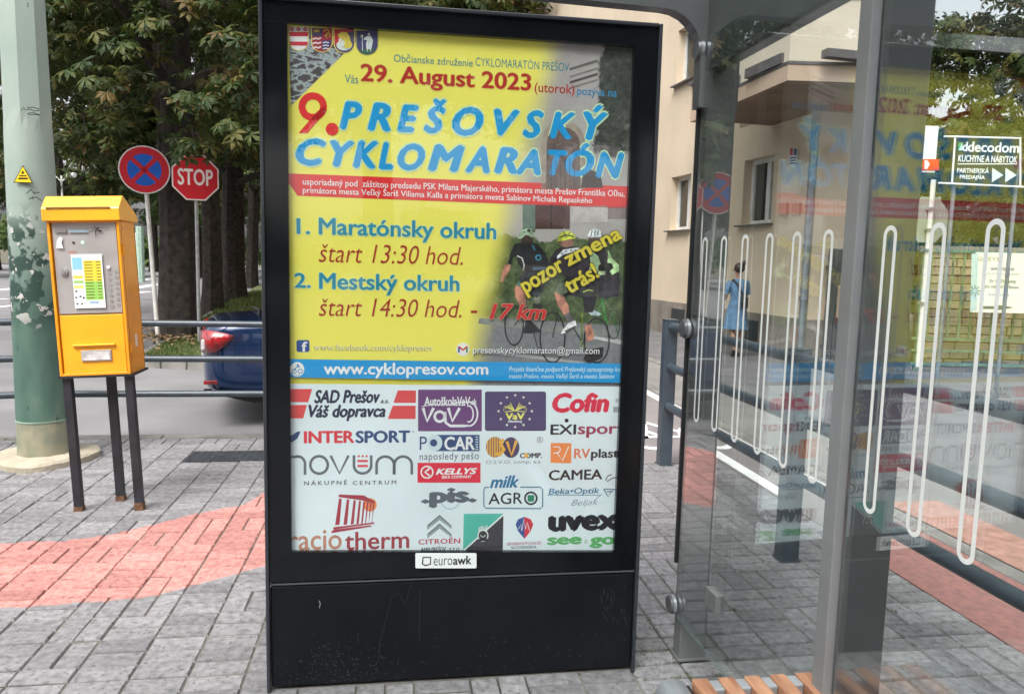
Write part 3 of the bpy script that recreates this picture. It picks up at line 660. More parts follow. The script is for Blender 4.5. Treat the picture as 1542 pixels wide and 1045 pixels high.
# kerb stones round the near edge
ks = empty('grass_strip_kerb', tuple(e0), label='weathered concrete kerb round the near end of the tree grass strip', cat='kerb')
n_ = 7; dv = (e2-e0)/n_; ang = math.atan2(dv.y, dv.x)
for k in range(n_):
    q = MB(); q.box((0, 0, .06), (dv.length-.015, .13, .20), bev=.015); o = q.build('kerb_stone', kerb_m, ks); o.location = dv*(k+.5)+Vector((0, .06, 0)); o.rotation_euler = (0, 0, ang)
ag = math.atan2(gd.y, gd.x)
for k in range(12):
    q = MB(); q.box((0, 0, .05), (.985, .13, .18), bev=.015); o = q.build('kerb_stone', kerb_m, ks); o.location = gd*(k+.6)+Vector((-.02, .1, 0)); o.rotation_euler = (0, 0, ag)
b = MB(); nx, ny = 14, 40; vs = []
for j in range(ny+1):
    for i in range(nx+1):
        p = e0.lerp(e2, i/nx)+gd*((j/ny)**1.8*70)+Vector((0, .16, 0)); edge = min(i, nx-i)/nx
        vs.append((p.x, p.y, ZR+.10+.12*min(1, edge*4)*(1-math.exp(-j/4))+random.uniform(0, .02)))
b.add(vs, [(j*(nx+1)+i, j*(nx+1)+i+1, (j+1)*(nx+1)+i+1, (j+1)*(nx+1)+i) for j in range(ny) for i in range(nx)])
tag(b.build('grass_verge', grass_m, smooth=True), kind='structure')
blade_m = bpy.data.materials.new('grass_blade'); blade_m.use_nodes = True
leaf_nodes(blade_m, [(0, (.05, .10, .02)), (.5, (.08, .13, .03)), (.85, (.14, .16, .05)), (1, (.2, .17, .08))], .3)
V_, F_ = [], []
for _ in range(15000):
    s_ = random.random(); t_ = random.random()**2*18; p = e0.lerp(e2, s_*.999)+gd*t_+Vector((0, .16, 0)); h = random.uniform(.03, .09)*(1+.04*t_); q = random.uniform(0, 6.28); ww = .008*(1+.15*t_)
    if (p-G1).length < .75: h *= .35
    z = ZR+.12+.1*min(1, min(s_, 1-s_)*4)*(1-math.exp(-t_*.5)); i = len(V_)
    V_ += [(p.x-ww*math.cos(q), p.y-ww*math.sin(q), z), (p.x+ww*math.cos(q), p.y+ww*math.sin(q), z), (p.x+random.gauss(0, h*.4), p.y+random.gauss(0, h*.4), z+h)]; F_.append((i, i+1, i+2))
me = bpy.data.meshes.new('grass'); me.from_pydata(V_, [], F_); me.materials.append(blade_m); o = bpy.data.objects.new('grass', me); COL.objects.link(o); tag(o, kind='stuff')
litter_m = mat('leaf_litter', (.16, .10, .05), .95, col2=(.26, .18, .09), island=.4)
V_, F_ = [], []
for _ in range(900):
    a = random.uniform(0, 6.28); rr = .35+abs(random.gauss(0, .55)); p = G1+Vector((rr*math.cos(a)+.2, rr*math.sin(a)-.25, .1+random.random()*.05)); s_ = random.uniform(.03, .07); i = len(V_)
    q = random.uniform(0, 6.28); c_, k_ = math.cos(q)*s_, math.sin(q)*s_
    V_ += [(p.x-c_, p.y-k_, p.z), (p.x+k_*.5, p.y-c_*.5, p.z+.02), (p.x+c_, p.y+k_, p.z+random.random()*.03), (p.x-k_*.5, p.y+c_*.5, p.z+.01)]; F_.append((i, i+1, i+2, i+3))
me = bpy.data.meshes.new('leaf_litter'); me.from_pydata(V_, [], F_); me.materials.append(litter_m); o = bpy.data.objects.new('leaf_litter', me); COL.objects.link(o); tag(o, kind='stuff')

# ================================================================== RAILINGS
rail_m = mat('railing_paint', (.045, .062, .078), .38, var=.15, scale=12, coat=.2)
def post_obj(parent, loc_, h, sx, sy):
    q = MB(); q.box((0, 0, h/2), (sx, sy, h), bev=.006); q.box((0, 0, h+.004), (sx+.006, sy+.006, .008), bev=.002); o = q.build('post', rail_m, parent); o.location = loc_
    q = MB(); q.box((0, 0, .005), (sx+.012, sy+.012, .010), bev=.002); f = q.build('foot_plate', rail_m, o); return o
rl = empty('railing', tuple(L(2.0, 5.4)), rz=A+R(-90), label='dark grey blue three-bar railing beside the cycle lane, seen through the shelter glass', cat='railing')
for k, v in enumerate((0, 1.85, 3.7, 5.55)): post_obj(rl, (v, 0, 0), 1.09, .085, .095)
for z in (1.045, .745, .45):
    for k in range(3):
        q = MB(); q.tube([(1.85*k+.02, .0, z), (1.85*(k+1)-.02, 0, z)], .031, 14); q.build('rail', rail_m, rl, smooth=True)
lf = empty('railing', tuple(L(-2.72, 6.2)), rz=A, label='dark grey three-bar railing along the kerb in front of the blue car', cat='railing')
for v in (0, 1.9, 3.8): post_obj(lf, (v, 0, 0), 1.0, .07, .07)
for z in (.955, .68, .405):
    for k in range(2):
        q = MB(); q.tube([(1.9*k+.02, 0, z), (1.9*(k+1)-.02, 0, z)], .026, 14); q.build('rail', rail_m, lf, smooth=True)
J = L(-2.72, 6.2); l2 = empty('railing', (J.x-.03, J.y-.02, 0), rz=R(-156), label='short run of dark three-bar railing on the road corner beside the green pole', cat='railing')
for v in (3.2,): post_obj(l2, (v, 0, 0), 1.0, .07, .07)
for z in (.955, .68, .405):
    q = MB(); q.tube([(.04, 0, z), (3.18, 0, z)], .026, 14); q.build('rail', rail_m, l2, smooth=True)

# ================================================================== GREEN LIGHTING POLE
pole_m = bpy.data.materials.new('green_pole_paint'); pole_m.use_nodes = True
def pole_nodes(m):
    t = m.node_tree; n = t.nodes.new; l = t.links.new; bs = t.nodes['Principled BSDF']; tc = n('ShaderNodeTexCoord'); sp = n('ShaderNodeSeparateXYZ'); l(tc.outputs['Object'], sp.inputs[0])
    def ramp(src, pts):
        c = n('ShaderNodeValToRGB'); e = c.color_ramp
        while len(e.elements) < len(pts): e.elements.new(.5)
        for k, (p, q) in enumerate(pts): e.elements[k].position = p; e.elements[k].color = (*q, 1)
        l(src, c.inputs[0]); return c.outputs[0]
    def noise(s, det=6, sz=None):
        q = n('ShaderNodeTexNoise'); q.inputs['Scale'].default_value = s; q.inputs['Detail'].default_value = det
        mp = n('ShaderNodeMapping'); mp.inputs['Scale'].default_value = sz or (1, 1, 1); l(tc.outputs['Object'], mp.inputs[0]); l(mp.outputs[0], q.inputs['Vector']); return q.outputs[0]
    def mix(f, a, b):
        x = n('ShaderNodeMix'); x.data_type = 'RGBA'
        if isinstance(f, float): x.inputs[0].default_value = f
        else: l(f, x.inputs[0])
        for s_, k in ((a, 6), (b, 7)):
            if isinstance(s_, tuple): x.inputs[k].default_value = (*s_, 1)
            else: l(s_, x.inputs[k])
        return x.outputs[2]
    def rng_(src, a, b, c=0, d=1):
        q = n('ShaderNodeMapRange'); l(src, q.inputs[0]); q.inputs[1].default_value = a; q.inputs[2].default_value = b; q.inputs[3].default_value = c; q.inputs[4].default_value = d; return q.outputs[0]
    def mul(a, b):
        q = n('ShaderNodeMath'); q.operation = 'MULTIPLY'; l(a, q.inputs[0]); l(b, q.inputs[1]); return q.outputs[0]
    z = sp.outputs[2]
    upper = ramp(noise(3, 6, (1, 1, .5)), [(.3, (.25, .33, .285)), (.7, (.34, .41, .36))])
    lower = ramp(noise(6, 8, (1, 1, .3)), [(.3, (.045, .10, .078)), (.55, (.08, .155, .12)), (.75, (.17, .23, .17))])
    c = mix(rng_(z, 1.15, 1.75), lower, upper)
    # torn poster residue: dark green flakes between z .95 and 1.75, pale paper scraps
    band = mul(rng_(z, .9, 1.1), rng_(z, 1.82, 1.6))
    fl = mul(rng_(noise(7, 5, (1, 1, .8)), .47, .5), band); c = mix(fl, c, (.02, .055, .042))
    pp = mul(rng_(noise(15, 6), .60, .62), band); c = mix(pp, c, (.5, .5, .47))
    sc = rng_(noise(26, 3, (1, 1, .35)), .69, .71); c = mix(mul(sc, rng_(z, 2.0, 1.9)), c, (.04, .07, .06))
    base = rng_(z, .30, .285); c = mix(mul(base, rng_(noise(9, 4), .3, .6, .35, .9)), c, (.33, .30, .21))
    l(c, bs.inputs['Base Color']); bs.inputs['Roughness'].default_value = .55
    bp = n('ShaderNodeBump'); bp.inputs['Strength'].default_value = .35; bp.inputs['Distance'].default_value = .004; l(noise(30, 5), bp.inputs['Height']); l(bp.outputs[0], bs.inputs['Normal'])
pole_nodes(pole_m)
PB = Vector((-3.335, 5.36, 0))
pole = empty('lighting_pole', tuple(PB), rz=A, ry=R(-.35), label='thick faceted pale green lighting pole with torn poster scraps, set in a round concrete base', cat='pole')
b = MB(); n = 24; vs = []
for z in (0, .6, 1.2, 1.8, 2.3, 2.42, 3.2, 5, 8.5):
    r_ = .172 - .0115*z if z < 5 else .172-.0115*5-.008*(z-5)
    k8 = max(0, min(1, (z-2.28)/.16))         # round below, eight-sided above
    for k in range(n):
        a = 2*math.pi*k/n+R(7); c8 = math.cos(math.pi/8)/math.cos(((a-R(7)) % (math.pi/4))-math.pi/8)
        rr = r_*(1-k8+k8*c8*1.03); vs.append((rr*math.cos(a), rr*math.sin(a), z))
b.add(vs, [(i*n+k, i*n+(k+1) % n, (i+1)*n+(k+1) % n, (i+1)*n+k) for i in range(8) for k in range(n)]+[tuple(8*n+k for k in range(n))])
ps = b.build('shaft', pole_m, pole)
for p in ps.data.polygons: p.use_smooth = p.center.z < 2.3
b = MB(); b.tube([(0, 0, .295), (0, 0, .305)], .172, 32); b.build('weld_seam', mat('seam', (.25, .35, .28), .6), pole, smooth=True)
base_m = mat('rough_concrete', (.36, .32, .24), .95, var=.25, scale=7, bump=.9, bscale=35, col2=(.46, .41, .32))
b = MB(); vs = []; n = 30
rad = [.33+.03*math.sin(3*t)+random.uniform(-.012, .012) for t in np.linspace(0, 6.28, n, endpoint=False)]
for z, k in ((-.01, 1.0), (.035, 1.0), (.05, .95), (.058, .5)):
    for i in range(n): a = 2*math.pi*i/n; vs.append((rad[i]*k*math.cos(a)+.0, rad[i]*k*math.sin(a), z+random.uniform(-.003, .003)))
b.add(vs, [(i*n+k, i*n+(k+1) % n, (i+1)*n+(k+1) % n, (i+1)*n+k) for i in range(3) for k in range(n)]+[tuple(3*n+k for k in range(n))]); b.build('footing', base_m, pole, smooth=True)
yel = flat('warning_yellow', (.93, .80, .16)); black = flat('print_black', (.08, .08, .09))
pmp = plane_map(mtx(pole), -.156)
ar = Art(pmp, -.163, step=.0015)
ar.poly([(35.5, 249), (50.5, 276.5), (21, 275.5)], (.25, .22, .1), 0); ar.poly([(35.5, 251.5), (48.5, 275.2), (23, 274.3)], (.93, .80, .16), 1)
ar.poly([(35.5, 257), (38, 262), (33, 262)], (.1, .09, .08), 2); ar.rect(30, 264.5, 41, 266, (.1, .09, .08), 2); ar.rect(29, 268, 43, 270.5, (.15, .14, .1), 2)
ar.build('warning_sticker', pole)
ar = Art(pmp, -.160, step=.001); gk = mat('marker_black', (.03, .035, .035), .6)
for pts in ([(33, 167), (36, 162), (39, 167)], [(41, 163), (50, 162), (60, 165)], [(40, 166), (46, 165), (52, 168), (60, 167)], [(41, 172), (50, 170), (61, 174)], [(44, 173.5), (54, 173), (60, 174.5)], [(40, 292), (47, 286), (52, 292), (60, 290)], [(44, 300), (55, 297), (63, 303)], [(42, 5), (43, 12)]):
    ar.line(pts, 1.5, gk, 0)
ar.build('marker_scribble', pole)['kind'] = 'stuff'

# ================================================================== TICKET MACHINE
org = mat('orange_paint', (.86, .345, .012), .34, var=.10, scale=5, coat=.3, bump=.05, bscale=25)
org2 = mat('yellow_orange_paint', (.90, .42, .016), .34, var=.08, scale=5, coat=.3, bump=.05, bscale=25)
steel = mat('brushed_steel', (.42, .40, .385), .5, metal=.35, var=.10, scale=5)
blk_m = mat('black_steel', (.022, .023, .028), .42, var=.3, scale=9, bump=.15)
rust_m = mat('rust', (.09, .04, .02), .9, col2=(.2, .1, .05), scale=30, bump=.5)
TB = Vector((-2.32, 4.29, 0))
tm = empty('ticket_machine', tuple(TB), rz=A, ry=R(-2.5), label='orange yellow parking ticket machine on three black legs, price list on its steel front', cat='ticket machine')
W2 = .187
for x, y in ((-W2+.022, .03), (W2-.022, .03), (.005, .20)):
    q = MB(); q.box((x, y, .40), (.045, .045, .80), bev=.003); lg = q.build('leg', blk_m, tm)
    q = MB(); q.box((x, y, .012), (.049, .049, .045), bev=.002); q.build('rusted_foot', rust_m, lg)
q = MB(); q.box((0, .12, .793), (.40, .27, .012)); q.build('base_plate', blk_m, tm)
D_ = .25
q = MB(); t_ = .014; z0, z1 = .80, 1.66
q.box((0, D_/2+.01, (z0+z1)/2), (2*W2-.001, D_-.03, z1-z0)); 
for sx in (-1, 1): q.box((sx*(W2-t_/2), -.0, (z0+z1)/2), (t_, .03, z1-z0), bev=.002)
q.box((0, 0, z0+t_/2), (2*W2-2*t_-.001, .03, t_), bev=.002); q.build('cabinet', org, tm)
q = MB(); q.box((0, .004, (z0+1.145)/2+.005), (2*W2-2*t_-.012, .016, 1.145-z0-2*t_+.012), bev=.003); dr = q.build('door', org2, tm)
q = MB(); q.box((.005, -.010, .972), (.225, .022, .010), bev=.003); q.build('hood_lip', org2, dr)
q = MB(); q.box((.012, -.008, .911), (.16, .010, .062), bev=.002); q.build('tray_frame', steel, dr)
q = MB(); q.box((.012, -.0145, .909), (.145, .004, .046), bev=.001); q.build('tray_window', mat('tray_paper', (.55, .54, .53), .3, var=.35, scale=18, coat=.6), dr)
q = MB(); q.box((0, .004, 1.402), (2*W2-2*t_-.014, .012, .505), bev=.002); fp = q.build('front_panel', steel, tm)
q = MB(); q.box((0, -.003, 1.658), (2*W2-2*t_, .012, .010)); q.build('panel_trim', org, tm)
# hood with sloping top
q = MB(); prof = [(-.035, 1.662), (-.035, 1.728), (-.028, 1.738), (.035, 1.80), (.05, 1.802), (.265, 1.70), (.265, 1.66)]
hw = W2+.014; vs = [(sx*hw, y, z) for sx in (-1, 1) for y, z in prof]; m_ = len(prof)
q.add(vs, [tuple(range(m_)), tuple(range(2*m_-1, m_-1, -1))]+[(i, (i+1) % m_, (i+1) % m_+m_, i+m_) for i in range(m_)]); hd_ = q.build('hood', org2, tm)
bv = hd_.modifiers.new('b', 'BEVEL'); bv.width = .004; bv.segments = 2
q = MB(); q.box((-.01, -.037, 1.733), (.33, .006, .008)); q.build('hood_seam', mat('worn_seam', (.25, .12, .03), .7), hd_)
def cylo(name, m, parent, x, z, r_, y0, y1, n=18):
    q = MB(); q.tube([(x, y0, z), (x, y1, z)], r_, n); return q.build(name, m, parent, smooth=True)
cylo('lock', steel, fp, -.122, 1.386, .022, -.014, 0); cylo('lock_core', mat('zinc', (.5, .5, .5), .4, metal=.8), fp, -.122, 1.386, .013, -.019, -.014)
cylo('coin_button', flat('white_button', (.9, .9, .88)), fp, .112, 1.405, .009, -.012, 0)
cylo('lamp', flat('lamp_dark', (.25, .12, .1)), fp, -.06, 1.545, .006, -.006, 0)
em = bpy.data.materials.new('green_lamp'); em.use_nodes = True; em.node_tree.nodes['Principled BSDF'].inputs['Emission Color'].default_value = (.2, 1, .4, 1); em.node_tree.nodes['Principled BSDF'].inputs['Emission Strength'].default_value = 1.6
cylo('lamp', em, fp, -.013, 1.545, .006, -.006, 0)
q = MB()
for i in range(2):
    for j in range(7): q.tube([(.115+i*.034, -.004, 1.37-j*.031+.009*i), (.115+i*.034, 0, 1.37-j*.031+.009*i)], .0105, 12)
tag(q.build('keys', mat('key_metal', (.36, .34, .33), .45, metal=.5), fp, smooth=True), kind='stuff')
I = lambda x, z: (x, z)
ar = Art(I, -.0105, .0004)
ar.rect(-.083, 1.475, .088, 1.482, (.80, .80, .80), 1)
ar.rect(-.078, 1.18, .083, 1.475, (.93, .94, .93), 0)
ar.rect(-.073, 1.395, -.022, 1.462, (.55, .78, .90), 1)
ar.rect(-.074, 1.375, -.022, 1.392, (.85, .90, .93), 1)
ar.rect(-.016, 1.33, .076, 1.445, (.92, .82, .28), 1); ar.rect(-.016, 1.225, .076, 1.33, (.60, .80, .38), 1)
for k in range(13):
    z = 1.437-k*.0165; ar.rect(-.012, z, .03, z-.004, (.35, .33, .15), 2); ar.rect(.05, z, .072, z-.004, (.35, .33, .15), 2)
ar.rect(-.074, 1.345, -.022, 1.362, (.90, .82, .35), 1); ar.rect(-.074, 1.32, -.022, 1.334, (.62, .78, .42), 1); ar.rect(-.074, 1.29, -.022, 1.308, (.93, .83, .5), 1)
for k, (x, z) in enumerate(((-.064, 1.275), (-.068, 1.24), (-.045, 1.246), (-.028, 1.238), (-.064, 1.205), (-.04, 1.205))): ar.ell(x, z, .006, .006, (.3, .3, .32), 1, 10)
ar.rect(0, 1.205, .05, 1.217, (.55, .72, .82), 1)
ar.rect(-.148, 1.60, -.09, 1.625, (.50, .49, .48), 1); ar.rect(-.078, 1.600, .02, 1.613, (.55, .64, .68), 1); ar.rect(-.078, 1.622, .13, 1.625, (.42, .40, .40), 1)
# maple-like sticker and torn label
for a in (-60, -30, 0, 30, 60):
    c_, s_ = math.sin(R(a)), math.cos(R(a)); ar.poly([(.062, 1.605), (.062+c_*.030-s_*.005, 1.605+s_*.030+c_*.005-.006*abs(a)/30), (.062+c_*.042, 1.605+s_*.03-.010*abs(a)/30)], (.15, .14, .15), 2)
ar.rect(.060, 1.575, .064, 1.61, (.15, .14, .15), 2)
ar.poly([(-.150, 1.515), (-.112, 1.512), (-.118, 1.545), (-.112, 1.572), (-.128, 1.578), (-.143, 1.555)], (.88, .87, .86), 1)
ar.rect(-.09, 1.492, -.045, 1.498, (.70, .48, .45), 1); ar.rect(-.09, 1.483, -.055, 1.487, (.72, .5, .48), 1)
ar.build('price_list', fp)
for zz in (.95, 1.5):
    q = MB(); q.tube([(W2+.004, .012, zz-.03), (W2+.004, .012, zz+.03)], .006, 8); q.build('hinge', org, tm, smooth=True)
for yy, zz in ((.04, .83), (.22, .83), (.04, 1.62), (.22, 1.62)):
    q = MB(); q.tube([(W2-.001, yy, zz), (W2+.0025, yy, zz)], .005, 8); q.build('screw', steel, tm, smooth=True)
q = MB(); q.box((W2+.0005, .235, 1.23), (.001, .003, .85)); q.build('side_seam', mat('seam_brown', (.25, .10, .02), .8), tm)  # thin dark brown seam line down the side
q = MB(); q.box((W2+.001, .12, .98), (.002, .03, .07)); q.build('torn_sticker', flat('sticker_white', (.88, .86, .84)), tm)

# ================================================================== ROAD SIGNS
sign_back = mat('sign_back', (.34, .35, .34), .5, metal=.5, var=.1)
white_r = flat('sign_white', (.90, .90, .90)); red_r = flat('sign_red', (.80, .13, .19)); blue_r = flat('sign_blue', (.10, .33, .68))
alu = mat('galvanised_pole', (.34, .35, .35), .45, metal=.6, var=.15, scale=20)
whp = mat('white_post_paint', (.68, .67, .63), .6, var=.12, scale=9)
np_ = G(238.5, 517, -.02); ns = empty('no_stopping_sign', (np_.x, np_.y, 0), rz=R(20), ry=R(-2.6), label='round red and blue no stopping sign on a leaning white post', cat='road sign')
q = MB(); q.tube([(0, 0, -.1), (0, 0, 2.95)], .035, 12); q.build('post', whp, ns, smooth=True)
r_ = .385; zc = 2.82
q = MB(); q.tube([(0, -.06, zc), (0, -.045, zc)], r_, 48); q.tube([(0, -.045, zc), (0, -.035, zc)], r_*.98, 40); dsk = q.build('sign_plate', sign_back, ns)
ar = Art(I, -.0605, .002)
ar.ell(0, zc, r_, r_, (.88, .86, .86), 0, 48); ar.ell(0, zc, r_*.945, r_*.945, (.80, .15, .20), 1, 48); ar.ell(0, zc, r_*.66, r_*.66, (.12, .38, .78), 2, 40)
for sg in (-1, 1): ar.line([(-sg*r_*.5, zc-r_*.5), (sg*r_*.5, zc+r_*.5)], r_*.17, (.80, .15, .20), 3)
ar.build('sign_face', dsk)
sp_ = G(300.5, 525, -.02); ss = empty('stop_sign', (sp_.x, sp_.y, 0), rz=R(18), label='red octagonal stop sign on a thin grey galvanised post', cat='road sign')
q = MB(); q.tube([(0, 0, -.1), (0, 0, 2.9)], .028, 12); q.build('post', alu, ss, smooth=True)
zc = 2.66; r8 = .375
def octp(r_, zc): return [(r_*.98*math.cos(R(22.5+45*k)), zc+r_*math.sin(R(22.5+45*k))) for k in range(8)]
q = MB(); q.prism(octp(r8, zc), -.055, -.038); pl8 = q.build('sign_plate', sign_back, ss)
ar = Art(I, -.0555, .002); ar.poly(octp(r8, zc), (.90, .84, .82), 0); ar.poly(octp(r8*.94, zc), (.80, .12, .17), 1)
# x runs with the frame, so lettering can be fitted straight in
ar.text('STOP', -.255, .255, zc+.135, zc-.12, (.93, .90, .88), bold=.03, ly=2); ar.build('sign_face', pl8)
# the same kind of plate from behind, on a pole in the yard
bp_ = atY(1395, 400, 9.5); bs_ = empty('road_sign', (bp_.x, bp_.y, 0), rz=R(10), label='octagonal sign turned away, grey back clamped to a thin white pole by the stone wall', cat='road sign')
q = MB(); q.tube([(0, 0, .3), (0, 0, 2.6)], .03, 12); q.build('post', whp, bs_, smooth=True)
q = MB(); q.prism(octp(.30, 2.12), .035, .045); q.build('sign_plate', mat('sign_back_pale', (.30, .33, .28), .6, var=.1), bs_)
for z in (2.0, 2.25, 1.1, 1.75): q = MB(); q.box((0, .0, z), (.1, .085, .03)); q.build('clamp', sign_back, bs_)

# ================================================================== FAR STREET LAMPS AND POSTS
for (px, py, Y, lb) in ((98, 262, 40, 'small twin headed street lamp far across the road above the ticket machine'), ):
    g = atY(px, 400, Y); zt = atY(px, py, Y).z; lp = empty('street_lamp', (g.x, g.y, -.1), label=lb, cat='street lamp')
    q = MB(); q.tube([(0, 0, 0), (0, 0, zt)], [.07, .045], 8); q.build('post', whp, lp, smooth=True)
    for sx in (-1, 1):
        q = MB(); q.tube([(0, 0, zt-.3), (sx*.35, 0, zt)], .03, 6); q.tube([(sx*.3, 0, zt), (sx*.75, -.1, zt+.05)], [.1, .13], 8); q.build('lamp_head', white_r, lp, smooth=True)
for px, Y, h, lb in ((206, 42, 2.6, 'thin white marker post at the far road edge, nearer the ticket machine'), (212, 40, 2.9, 'pale green wide post at the far road edge')):
    g = atY(px, 400, Y); o = MB(); o.tube([(0, 0, 0), (0, 0, h)], .12 if px < 210 else .2, 8)
    q = o.build('road_post', whp if px < 210 else mat('pale_green', (.3, .42, .34), .6), smooth=True); q.location = (g.x, g.y, -.1); tag(q, lb, 'post')

# ================================================================== BLUE CAR (rear towards the ticket machine)
blue_p = mat('blue_car_paint', (.006, .026, .088), .18, metal=.35, var=.05, coat=1.0)
blk_pl = mat('black_plastic', (.015, .015, .017), .5)
car = empty('parked_car', (0, 0, 0), label='dark blue saloon car, its tail and red lamp showing beside the poster stand', cat='car')
cr_ = G(303, 560, .5); CP = atY(307, 560, 7.55); car.location = (CP.x, CP.y, -.1); car.rotation_euler = (0, 0, A+R(12))
# side stations: x from tail, half width, sill z, beltline z, roof z
st = [(0.0, .52, .40, .80, .84), (.03, .66, .34, .86, .92), (.10, .76, .30, .91, .975), (.22, .82, .27, .92, .985), (.45, .85, .24, .93, .995), (.62, .86, .22, .94, 1.02), (1.0, .88, .19, .95, 1.24), (1.5, .89, .18, .95, 1.40), (2.2, .89, .18, .94, 1.44), (2.9, .89, .18, .93, 1.38), (3.45, .88, .18, .92, 1.05), (3.9, .86, .19, .86, .93), (4.35, .80, .24, .76, .80), (4.58, .60, .30, .60, .66)]
vs = []; fs = []; ring_n = 14
for x, hw_, zs, zb, zr_ in st:
    cab = zr_ > zb+.15; ti = .80 if cab else .93
    half = [(0, zs), (hw_*.85, zs), (hw_*.97, zs+.08), (hw_, (zs+zb)/2), (hw_*.985, zb), (hw_*ti, zb+(zr_-zb)*.6 if cab else zb+(zr_-zb)*.7), (hw_*ti*.88, zr_-.01), (0, zr_+.012)]
    full_ = half + [(-a, z) for a, z in half[-2:0:-1]]
    vs += [(x, y, z) for y, z in full_]
rn = 14
for i in range(len(st)-1):
    for k in range(rn): fs.append((i*rn+k, i*rn+(k+1) % rn, (i+1)*rn+(k+1) % rn, (i+1)*rn+k))
fs += [tuple(range(rn))[::-1], tuple((len(st)-1)*rn+k for k in range(rn))]
q = MB(); q.add(vs, fs); body = q.build('body', blue_p, car, smooth=True); sb = body.modifiers.new('s', 'SUBSURF'); sb.levels = 2; sb.render_levels = 2
# near side faces the camera: y negative
q = MB(); q.tube([(.58, -.70, 1.02), (.98, -.68, 1.24)], .001, 4)
gl_car = mat('car_glass', (.01, .012, .014), .06, coat=.5)
q = MB(); q.add([(.60, -.66, 1.035), (1.02, -.66, 1.275), (1.02, .66, 1.275), (.60, .66, 1.035)], [(0, 1, 2, 3)]); q.add([(1.1, -.80, 1.02), (1.55, -.765, 1.37), (2.9, -.765, 1.33), (3.35, -.80, 1.02)], [(0, 1, 2, 3)]); q.add([(1.1, .80, 1.02), (1.55, .765, 1.37), (2.9, .765, 1.33), (3.35, .80, 1.02)], [(3, 2, 1, 0)]); q.build('windows', gl_car, car)
q = MB(); q.tube([(.50, -.60, 1.03), (.53, 0, 1.045), (.50, .60, 1.03)], .012, 8); q.build('boot_seam', blk_pl, car)
tail_m = mat('tail_lamp', (.30, .005, .01), .12, var=.5, scale=14, coat=1); rev_m = mat('reversing_lamp', (.75, .72, .72), .15, var=.1, coat=1)
for sy in (-1, 1):
    poly = [(.03, .90), (.05, .78), (.16, .655), (.35, .70), (.52, .83), (.50, .865), (.16, .905)]
    q = MB(); n_ = len(poly)
    def side(x, off): return sy*(np.interp(x, [s_[0] for s_ in st], [s_[1] for s_ in st])*.985+off)
    xs2 = [.012, .03, .055, .09, .13, .18, .23, .275]; up = [.88, .90, .905, .905, .90, .89, .88, .87]; lo = [.72, .70, .695, .70, .715, .75, .80, .845]
    vv = [(x-.012*(x < .1), side(x, .010), z) for x, z in zip(xs2, up)] + [(x-.012*(x < .1), side(x, .013), z) for x, z in zip(xs2, lo)]
    q.add(vv, [(i, i+1, i+9, i+8) for i in range(7)]); o = q.build('tail_lamp', tail_m, car, smooth=True)
    sd_ = o.modifiers.new('t', 'SOLIDIFY'); sd_.thickness = .03; sd_.offset = 0
    q = MB(); q.box((.035, side(.045, .008), .77), (.07, .045, .10), bev=.012, M=None); q.build('reversing_lamp', rev_m, o)
q = MB(); q.prism([(.10, .33), (4.3, .33), (4.3, .19), (.95, .17), (.45, .235)], -.80, .80); q.build('underbody', blk_pl, car)
q = MB()
for x in [0.05+.06*i for i in range(11)]: q.box((x, -np.interp(x, [s_[0] for s_ in st], [s_[1] for s_ in st])*.985-.0, .335-.02*x), (.07, .03, .055), bev=.004)
q.build('bumper_trim', blk_pl, car)
q = MB(); q.box((.075, -.735, .43), (.12, .03, .035), bev=.006); q.build('reflector', tail_m, car)
rub = mat('tyre_rubber', (.02, .02, .02), .85); rim = mat('alloy_rim', (.4, .4, .41), .35, metal=.8)
for x in (1.0, 3.65):
    for sy in (-1, 1):
        wh = empty('wheel', (x, sy*.80, .315)); wh.parent = car
        q = MB(); q.tube([(0, -.10, 0), (0, .10, 0)], .315, 28); q.build('tyre', rub, wh, smooth=True)
        q = MB(); q.tube([(0, sy*.101, 0), (0, sy*.105, 0)], .2, 24)
        for k in range(5): a = 2*math.pi*k/5; q.box((.1, 0, 0), (.2, .02, .05), M=Matrix.Translation((0, sy*.11, 0)) @ Matrix.Rotation(a, 4, 'Y'))
        q.build('rim', rim, wh)
q = MB(); q.box((.0, 0, .62), (.02, .52, .12)); q.build('number_plate', white_r, car)

# ================================================================== YARD: wall, fence, boards
stone = mat('stone_block', (.26, .21, .13), .95, var=.25, scale=6, bump=.6, bscale=40, island=.0)
stones = [mat('stone_block_%s' % n_, c, .95, var=.22, scale=7, bump=.6, bscale=40) for n_, c in (('tan', (.30, .24, .15)), ('ochre', (.34, .27, .16)), ('grey', (.23, .20, .15)), ('brown', (.20, .15, .10)))]
Yw = 11.9; wx0 = atY(1396, 450, Yw).x; z_lo, z_hi = -.0, atY(1450, 377, Yw).z
sw = empty('stone_wall', (wx0, Yw, 0), label='tan stone block wall behind the green bar fence at the yard', cat='wall')
q = MB(); q.box((2.1, .16, z_hi/2-.02), (4.3, .2, z_hi-.05)); q.build('mortar', mat('mortar', (.12, .10, .07), .95, bump=.4), sw)
smesh = []
for mm in stones:
    for w_ in (.24, .30):
        q = MB(); q.box((0, 0, 0), (w_-.018, .06, .117), bev=.012); o = q.build('stone', mm); smesh.append((w_, o.data)); bpy.data.objects.remove(o)
row_i = 0; z = .065; cnt = 0
while z < z_hi-.05 and cnt < 260:
    x = random.uniform(-.1, .05)
    while x < 4.1:
        w_, me_ = random.choice(smesh); o = bpy.data.objects.new('stone', me_); COL.objects.link(o); o.parent = sw; o.location = (max(x+w_/2, .1), random.uniform(.03, .05), z); x += w_; cnt += 1
    z += .13
q = MB(); q.box((2.1, .13, z_hi+.02), (4.35, .34, .07), bev=.01); q.build('coping', plinth_m, sw)
